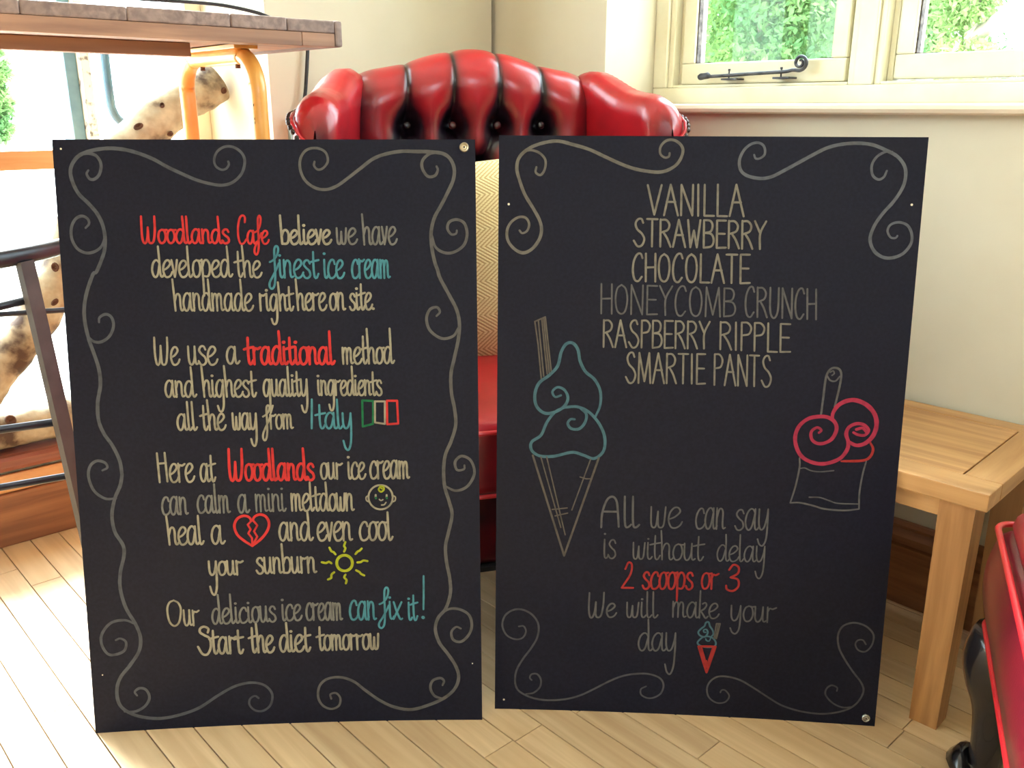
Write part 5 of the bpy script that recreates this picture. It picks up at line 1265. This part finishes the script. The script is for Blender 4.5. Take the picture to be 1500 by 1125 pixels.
BOWL = [(.46, .80), (.37, .97), (.24, .99), (.10, .78), (.04, .42), (.10, .10), (.22, 0), (.35, .20), (.46, .80)]
TAIL = [(.46, 1.0), (.46, .4), (.50, .06), (.58, .02), (.68, .16)]
SCRIPT = {
 'a': (.60, [BOWL, TAIL]),
 'b': (.54, [[(.03, 2), (.06, 1.0), (.10, .02)], [(.10, .6), (.20, .92), (.36, .97), (.48, .72), (.47, .28), (.36, .04), (.10, .03)]]),
 'c': (.50, [[(.46, .76), (.39, .97), (.25, .98), (.10, .75), (.04, .4), (.12, .06), (.28, 0), (.44, .1), (.53, .26)]]),
 'd': (.60, [BOWL, [(.43, 2), (.46, 1.1), (.47, .4), (.51, .06), (.59, .02), (.68, .16)]]),
 'e': (.50, [[(.08, .42), (.28, .54), (.45, .78), (.38, .97), (.23, .96), (.09, .72), (.05, .36), (.15, .04), (.31, 0), (.46, .12), (.54, .3)]]),
 'f': (.42, [[(-.04, .86), (.16, .98), (.36, 1.35), (.44, 1.8), (.35, 2.0), (.24, 1.8), (.22, 1.2), (.23, .3), (.18, -.5), (.04, -.85), (-.09, -.72), (-.08, -.36), (.10, .08), (.34, .55), (.44, .8)]]),
 'g': (.56, [BOWL, [(.46, 1.0), (.47, .0), (.44, -.6), (.32, -.9), (.18, -.86), (.09, -.55)]]),
 'h': (.56, [[(.02, 2), (.07, .9), (.11, 0)], [(.10, .55), (.20, .90), (.32, .98), (.41, .80), (.42, .3), (.46, .04), (.54, .02), (.60, .12)]]),
 'i': (.25, [[(.07, 1.0), (.07, .35), (.11, .05), (.20, .02), (.28, .16)], 'dot', (.08, 1.32)]),
 'k': (.50, [[(.06, 2), (.07, 0)], [(.08, .42), (.28, .58), (.40, .82), (.33, .98), (.20, .90)], [(.12, .46), (.26, .2), (.38, .0), (.50, .12)]]),
 'l': (.27, [[(.05, 2), (.07, .6), (.11, .05), (.20, .02), (.29, .18)]]),
 'm': (.72, [[(.04, 1.0), (.06, 0)], [(.06, .6), (.14, .92), (.23, .97), (.30, .80), (.31, 0)], [(.31, .6), (.39, .92), (.48, .97), (.55, .80), (.56, .25), (.61, .03), (.71, .08)]]),
 'n': (.52, [[(.04, 1.0), (.06, 0)], [(.06, .55), (.15, .90), (.26, .97), (.36, .80), (.37, .25), (.42, .03), (.52, .08)]]),
 'o': (.50, [[(.26, .99), (.11, .85), (.04, .45), (.11, .08), (.24, 0), (.38, .14), (.45, .5), (.39, .88), (.26, .99)], [(.32, .97), (.42, .94), (.53, .97)]]),
 'p': (.54, [[(.05, 1.0), (.08, 0), (.09, -.98)], [(.08, .6), (.18, .92), (.34, .97), (.47, .72), (.46, .28), (.34, .04), (.12, .06)]]),
 'q': (.58, [BOWL, [(.46, 1.0), (.47, 0), (.46, -.98)], [(.46, -.95), (.62, -.55)]]),
 'r': (.40, [[(.05, 1.0), (.07, 0)], [(.07, .72), (.14, .92), (.26, .88), (.42, .98)]]),
 's': (.46, [[(.40, .80), (.32, .97), (.17, .96), (.08, .76), (.20, .56), (.36, .40), (.41, .16), (.28, 0), (.13, .02), (.03, .2)]]),
 't': (.38, [[(.14, 1.62), (.14, .5), (.19, .05), (.29, .02), (.39, .24)], [(-.08, .86), (.14, .93), (.42, 1.0)]]),
 'u': (.52, [[(.04, 1.0), (.05, .3), (.13, .02), (.25, .06), (.35, .4), (.37, 1.0)], [(.37, 1.0), (.38, .25), (.44, .03), (.54, .10)]]),
 'v': (.38, [[(.03, 1.0), (.17, 0)], [(.17, 0), (.28, .6), (.33, 1.0)]]),
 'w': (.62, [[(.03, 1.0), (.05, .2), (.13, 0), (.23, .12), (.28, .78)], [(.28, .78), (.30, .15), (.38, 0), (.50, .15), (.55, 1.0)]]),
 'x': (.46, [[(.03, 1.0), (.18, .45), (.36, .0), (.46, .04)], [(.44, 1.0), (.01, 0)]]),
 'y': (.54, [[(.04, 1.0), (.06, .3), (.16, .02), (.30, .12), (.41, .6), (.44, 1.0)], [(.44, 1.0), (.45, 0), (.41, -.65), (.28, -.96), (.13, -.86), (.04, -.55)]]),
 'W': (.92, [[(.06, 2), (.05, .6), (.13, .03), (.26, .05), (.36, .5), (.40, 1.15)], [(.40, 1.15), (.41, .2), (.52, 0), (.68, .15), (.78, .9), (.80, 2)]]),
 'C': (.66, [[(.56, 1.55), (.58, 1.88), (.44, 2.02), (.22, 1.85), (.06, 1.2), (.06, .45), (.20, .02), (.42, .06), (.64, .38)]]),
 'H': (.64, [[(.02, 2), (.08, 0)], [(.46, 2.03), (.52, .04)], [(.05, 1.02), (.50, 1.08)]]),
 'O': (.96, [[(.45, 1.98), (.18, 1.75), (.04, 1.05), (.12, .3), (.40, 0), (.70, .25), (.84, 1.0), (.72, 1.7), (.45, 1.98)]]),
 'S': (.80, [[(.66, 1.42), (.70, 1.78), (.48, 1.98), (.26, 1.82), (.24, 1.45), (.46, 1.15), (.74, .9), (.78, .4), (.58, -.02), (.30, .0), (.08, .42)]]),
 'I': (.34, [[(.12, 2), (.06, 0)]]),
 'A': (.74, [[(.04, -.03), (.06, .9), (.20, 1.75), (.38, 1.98), (.52, 1.7), (.58, .9), (.62, .03)], [(.07, 1.0), (.58, 1.0)]]),
 '2': (.60, [[(.16, 1.5), (.30, 1.96), (.46, 1.78), (.40, 1.1), (.02, .04)], [(.02, .04), (.56, .03)]]),
 '3': (.60, [[(.12, 1.6), (.30, 1.96), (.52, 1.78), (.50, 1.35), (.20, 1.08)], [(.20, 1.08), (.52, .92), (.56, .35), (.34, -.02), (.08, .10), (.03, .42)]]),
 '.': (.22, ['dot', (.10, .05)]),
}
CAPS = {
 'A': (.44, [[(.00, 0), (.20, 1.0)], [(.20, 1.0), (.42, 0)], [(.08, .44), (.34, .44)]]),
 'B': (.38, [[(.02, 0), (.03, 1.0)], [(.03, 1.0), (.24, .98), (.32, .82), (.26, .60), (.06, .54)], [(.06, .54), (.28, .50), (.36, .28), (.28, .06), (.02, 0)]]),
 'C': (.38, [[(.34, .84), (.28, 1.0), (.16, .97), (.05, .72), (.02, .36), (.08, .06), (.20, 0), (.32, .16)]]),
 'E': (.36, [[(.04, 1.0), (.03, 0)], [(.04, 1.0), (.34, 1.0)], [(.04, .52), (.30, .52)], [(.03, 0), (.34, .02)]]),
 'H': (.38, [[(.02, 1.0), (.02, 0)], [(.34, 1.0), (.34, 0)], [(.02, .5), (.34, .52)]]),
 'I': (.16, [[(.06, 1.0), (.06, 0)]]),
 'L': (.34, [[(.04, 1.0), (.03, 0)], [(.03, 0), (.32, 0)]]),
 'M': (.50, [[(.02, 0), (.05, 1.0)], [(.05, 1.0), (.24, .06)], [(.24, .06), (.42, 1.0)], [(.42, 1.0), (.46, 0)]]),
 'N': (.42, [[(.02, 0), (.03, 1.0)], [(.03, 1.0), (.36, 0)], [(.36, 0), (.38, 1.0)]]),
 'O': (.42, [[(.20, 1.0), (.07, .86), (.02, .5), (.07, .12), (.20, 0), (.32, .12), (.38, .5), (.33, .86), (.20, 1.0)]]),
 'P': (.36, [[(.03, 1.0), (.02, 0)], [(.03, 1.0), (.22, .99), (.33, .82), (.26, .60), (.05, .54)]]),
 'R': (.40, [[(.03, 1.0), (.02, 0)], [(.03, .98), (.22, .98), (.33, .82), (.27, .62), (.05, .52)], [(.12, .54), (.26, .3), (.37, 0)]]),
 'S': (.42, [[(.34, .86), (.28, 1.0), (.16, .98), (.08, .82), (.14, .62), (.30, .46), (.38, .26), (.30, .04), (.15, 0), (.02, .2)]]),
 'T': (.38, [[(.00, 1.0), (.36, 1.0)], [(.18, 1.0), (.17, 0)]]),
 'U': (.40, [[(.04, 1.0), (.03, .3), (.10, .03), (.22, .02), (.32, .3), (.35, 1.0)]]),
 'V': (.44, [[(.00, 1.0), (.20, 0)], [(.20, 0), (.42, 1.0)]]),
 'W': (.48, [[(.02, 1.0), (.10, 0)], [(.10, 0), (.22, .62)], [(.22, .62), (.32, 0)], [(.32, 0), (.44, 1.0)]]),
 'Y': (.40, [[(.00, 1.0), (.18, .56)], [(.38, 1.0), (.18, .56), (.17, 0)]]),
}
COLOUR_NAME = {'red': 'red', 'darkred': 'dull red', 'teal': 'blue green', 'grey': 'grey', 'cream': 'cream', 'dim': 'thin grey', 'cream2': 'pale grey'}
def dot(ink, x, y, r, col):
    ink.stroke([(x - r * .15, y), (x + r * .15, y)], r * 2, r * 2, col)
wi = 0
for (b, text, u0, v0, u1, v1, xh, asc, dsc, pw, col) in WORDS:
    wi += 1; ink = Ink(b)
    adv = [SCRIPT[ch_][0] for ch_ in text]
    nat = sum(adv) - (0.0 if text[-1] in '.3' else -.06)
    sx = (u1 - u0) / nat
    pen = 0.0
    for ch_, ad in zip(text, adv):
        g = SCRIPT[ch_][1]; i = 0
        cap = ch_.isupper() or ch_.isdigit()
        jit = noise.noise(Vector((wi * 1.7, pen * 3.1, 0))) * .05
        def mp(p):
            x, y = p
            if y > 1: y = 1 + (y - 1) * (asc - 1) * (1.0 if (cap or y > 1.7) else .95)
            elif y < 0: y = y * dsc / .95
            y *= 1 + jit if y < 1.1 else 1
            uu = u0 + (pen + x) * sx; t = (pen + x) / nat
            return (uu, v0 + (v1 - v0) * t + y * xh)
        while i < len(g):
            if isinstance(g[i], str):
                q = mp(g[i + 1]); dot(ink, q[0], q[1], pw * .62, col); i += 2; continue
            P = [mp(p) for p in g[i]]
            sp = spline(P, 1.1) if len(P) > 2 else [Vector(P[0]).lerp(Vector(P[1]), k / 6) for k in range(7)]
            ink.stroke(sp, pw, pw * .9, col, wi)
            i += 1
        pen += ad
    ink.build('handwritten_word', COLOUR_NAME[col] + ' handwritten word')
for (b, text, a0, a1, b0, b1, c0, c1, d0, d1, pw, col) in CAPITALS:
    wi += 1; ink = Ink(b)
    bl, br, tl, tr_ = Vector((a0, a1)), Vector((b0, b1)), Vector((c0, c1)), Vector((d0, d1))
    adv = [CAPS[ch_][0] for ch_ in text]; gap = .055
    nat = sum(adv) + gap * (len(text) - 1)
    pen = 0.0
    for ch_, ad in zip(text, adv):
        wob = noise.noise(Vector((wi * 2.3, pen * 5, 3))) * .03
        for st2 in CAPS[ch_][1]:
            P = []
            for x, y in st2:
                t = (pen + x) / nat; y = y + wob * (y - .5)
                P.append(bl.lerp(br, t).lerp(tl.lerp(tr_, t), y))
            sp = spline(P, 1.1) if len(P) > 2 else [P[0].lerp(P[1], k / 8) for k in range(9)]
            ink.stroke(sp, pw, pw * .92, col, wi)
        pen += ad + gap
    ink.build('capital_word', COLOUR_NAME[col] + ' word in capitals')
DRAW_LABEL = {'chalk_scroll': 'long grey scroll line', 'chalk_curl': 'grey curl', 'cone_drawing': 'blue green ice cream in a grey cone', 'cup_drawing': 'pink ice cream swirls in a grey cup',
              'small_cone_drawing': 'tiny ice cream in a red cone', 'heart_drawing': 'red broken heart', 'baby_face_drawing': 'baby face with a yellow curl', 'sun_drawing': 'yellow green sun',
              'flag_drawing': 'green, white and red flag', 'exclamation_mark': 'blue green exclamation mark'}
cur = None
for (b, nm, col, w0, w1, sm, pts) in DRAWINGS:
    if cur is None or cur[0] != nm or nm in ('chalk_scroll', 'chalk_curl') or cur[2] != b:
        if cur: cur[1].build(cur[0], DRAW_LABEL[cur[0]])
        cur = (nm, Ink(b), b)
    P = [Vector(p) for p in pts]
    if sm: sp = spline(P, 1.6)
    else:
        sp = []
        for p, q in zip(P[:-1], P[1:]):
            k = max(2, int((q - p).length / 3)); sp += [p.lerp(q, j / k) for j in range(k)]
        sp.append(P[-1])
    if nm in ('chalk_scroll', 'chalk_curl'): w0 *= 1.0
    if not sm and len(P) > 2:
        for p, q in zip(P[:-1], P[1:]): cur[1].stroke([p.lerp(q, j / 4) for j in range(5)], w0, w1, col, 1)
    else: cur[1].stroke(sp, w0, w1, col, 1)
cur[1].build(cur[0], DRAW_LABEL[cur[0]])

# cup-washer screws and small screw holes
def disc_on(b, u, v, prof, mat, name, parent=None, n=20, lab=None):
    x0, y0, z0 = board_local(b, u, v)
    m_ = MB(); m_.lathe(prof, n); m_.v = [(x0 + x, y0 - z, z0 + y) for x, y, z in m_.v]
    o = m_.build(name, M[mat], parent if parent is not None else board[b], smooth=False); auto_smooth(o, 40)
    if lab: o['label'] = lab
    return o
for b, u, v, mt in ((1, 547.5, 830.6, 'brass'), (2, 548.7, 12.8, 'chrome')):
    s_ = disc_on(b, u, v, [(.0066, 0.0), (.0066, .0012), (.0056, .0026), (.0042, .0028), (.0034, .0018)], mt, 'cup_washer')
    disc_on(b, u, v, [(.0032, .0014), (.0030, .0024), (.0014, .0026)], mt, 'screw_head', s_)
    disc_on(b, u, v, [(.0012, .0026), (.0010, .00275), (.0002, .0028)], 'black_metal', 'screw_slot', s_)
M['hole_light'] = plain('light_through_hole', srgb(232, 224, 200), 0.7)  # pale discs stand for light showing through the holes
for b, u, v, r in ((1, 11.0, 828.7, .0013), (1, 15.6, 88.7, .0010), (1, 549.1, 88.7, .0010), (2, 14.0, 750.4, .0016), (2, 548.6, 754.5, .0016), (2, 13.6, 15.5, .0015)):
    disc_on(b, u, v, [(r, 0.0), (r, .0003), (r * .5, .00035)], 'hole_light', 'screw_hole', n=10)
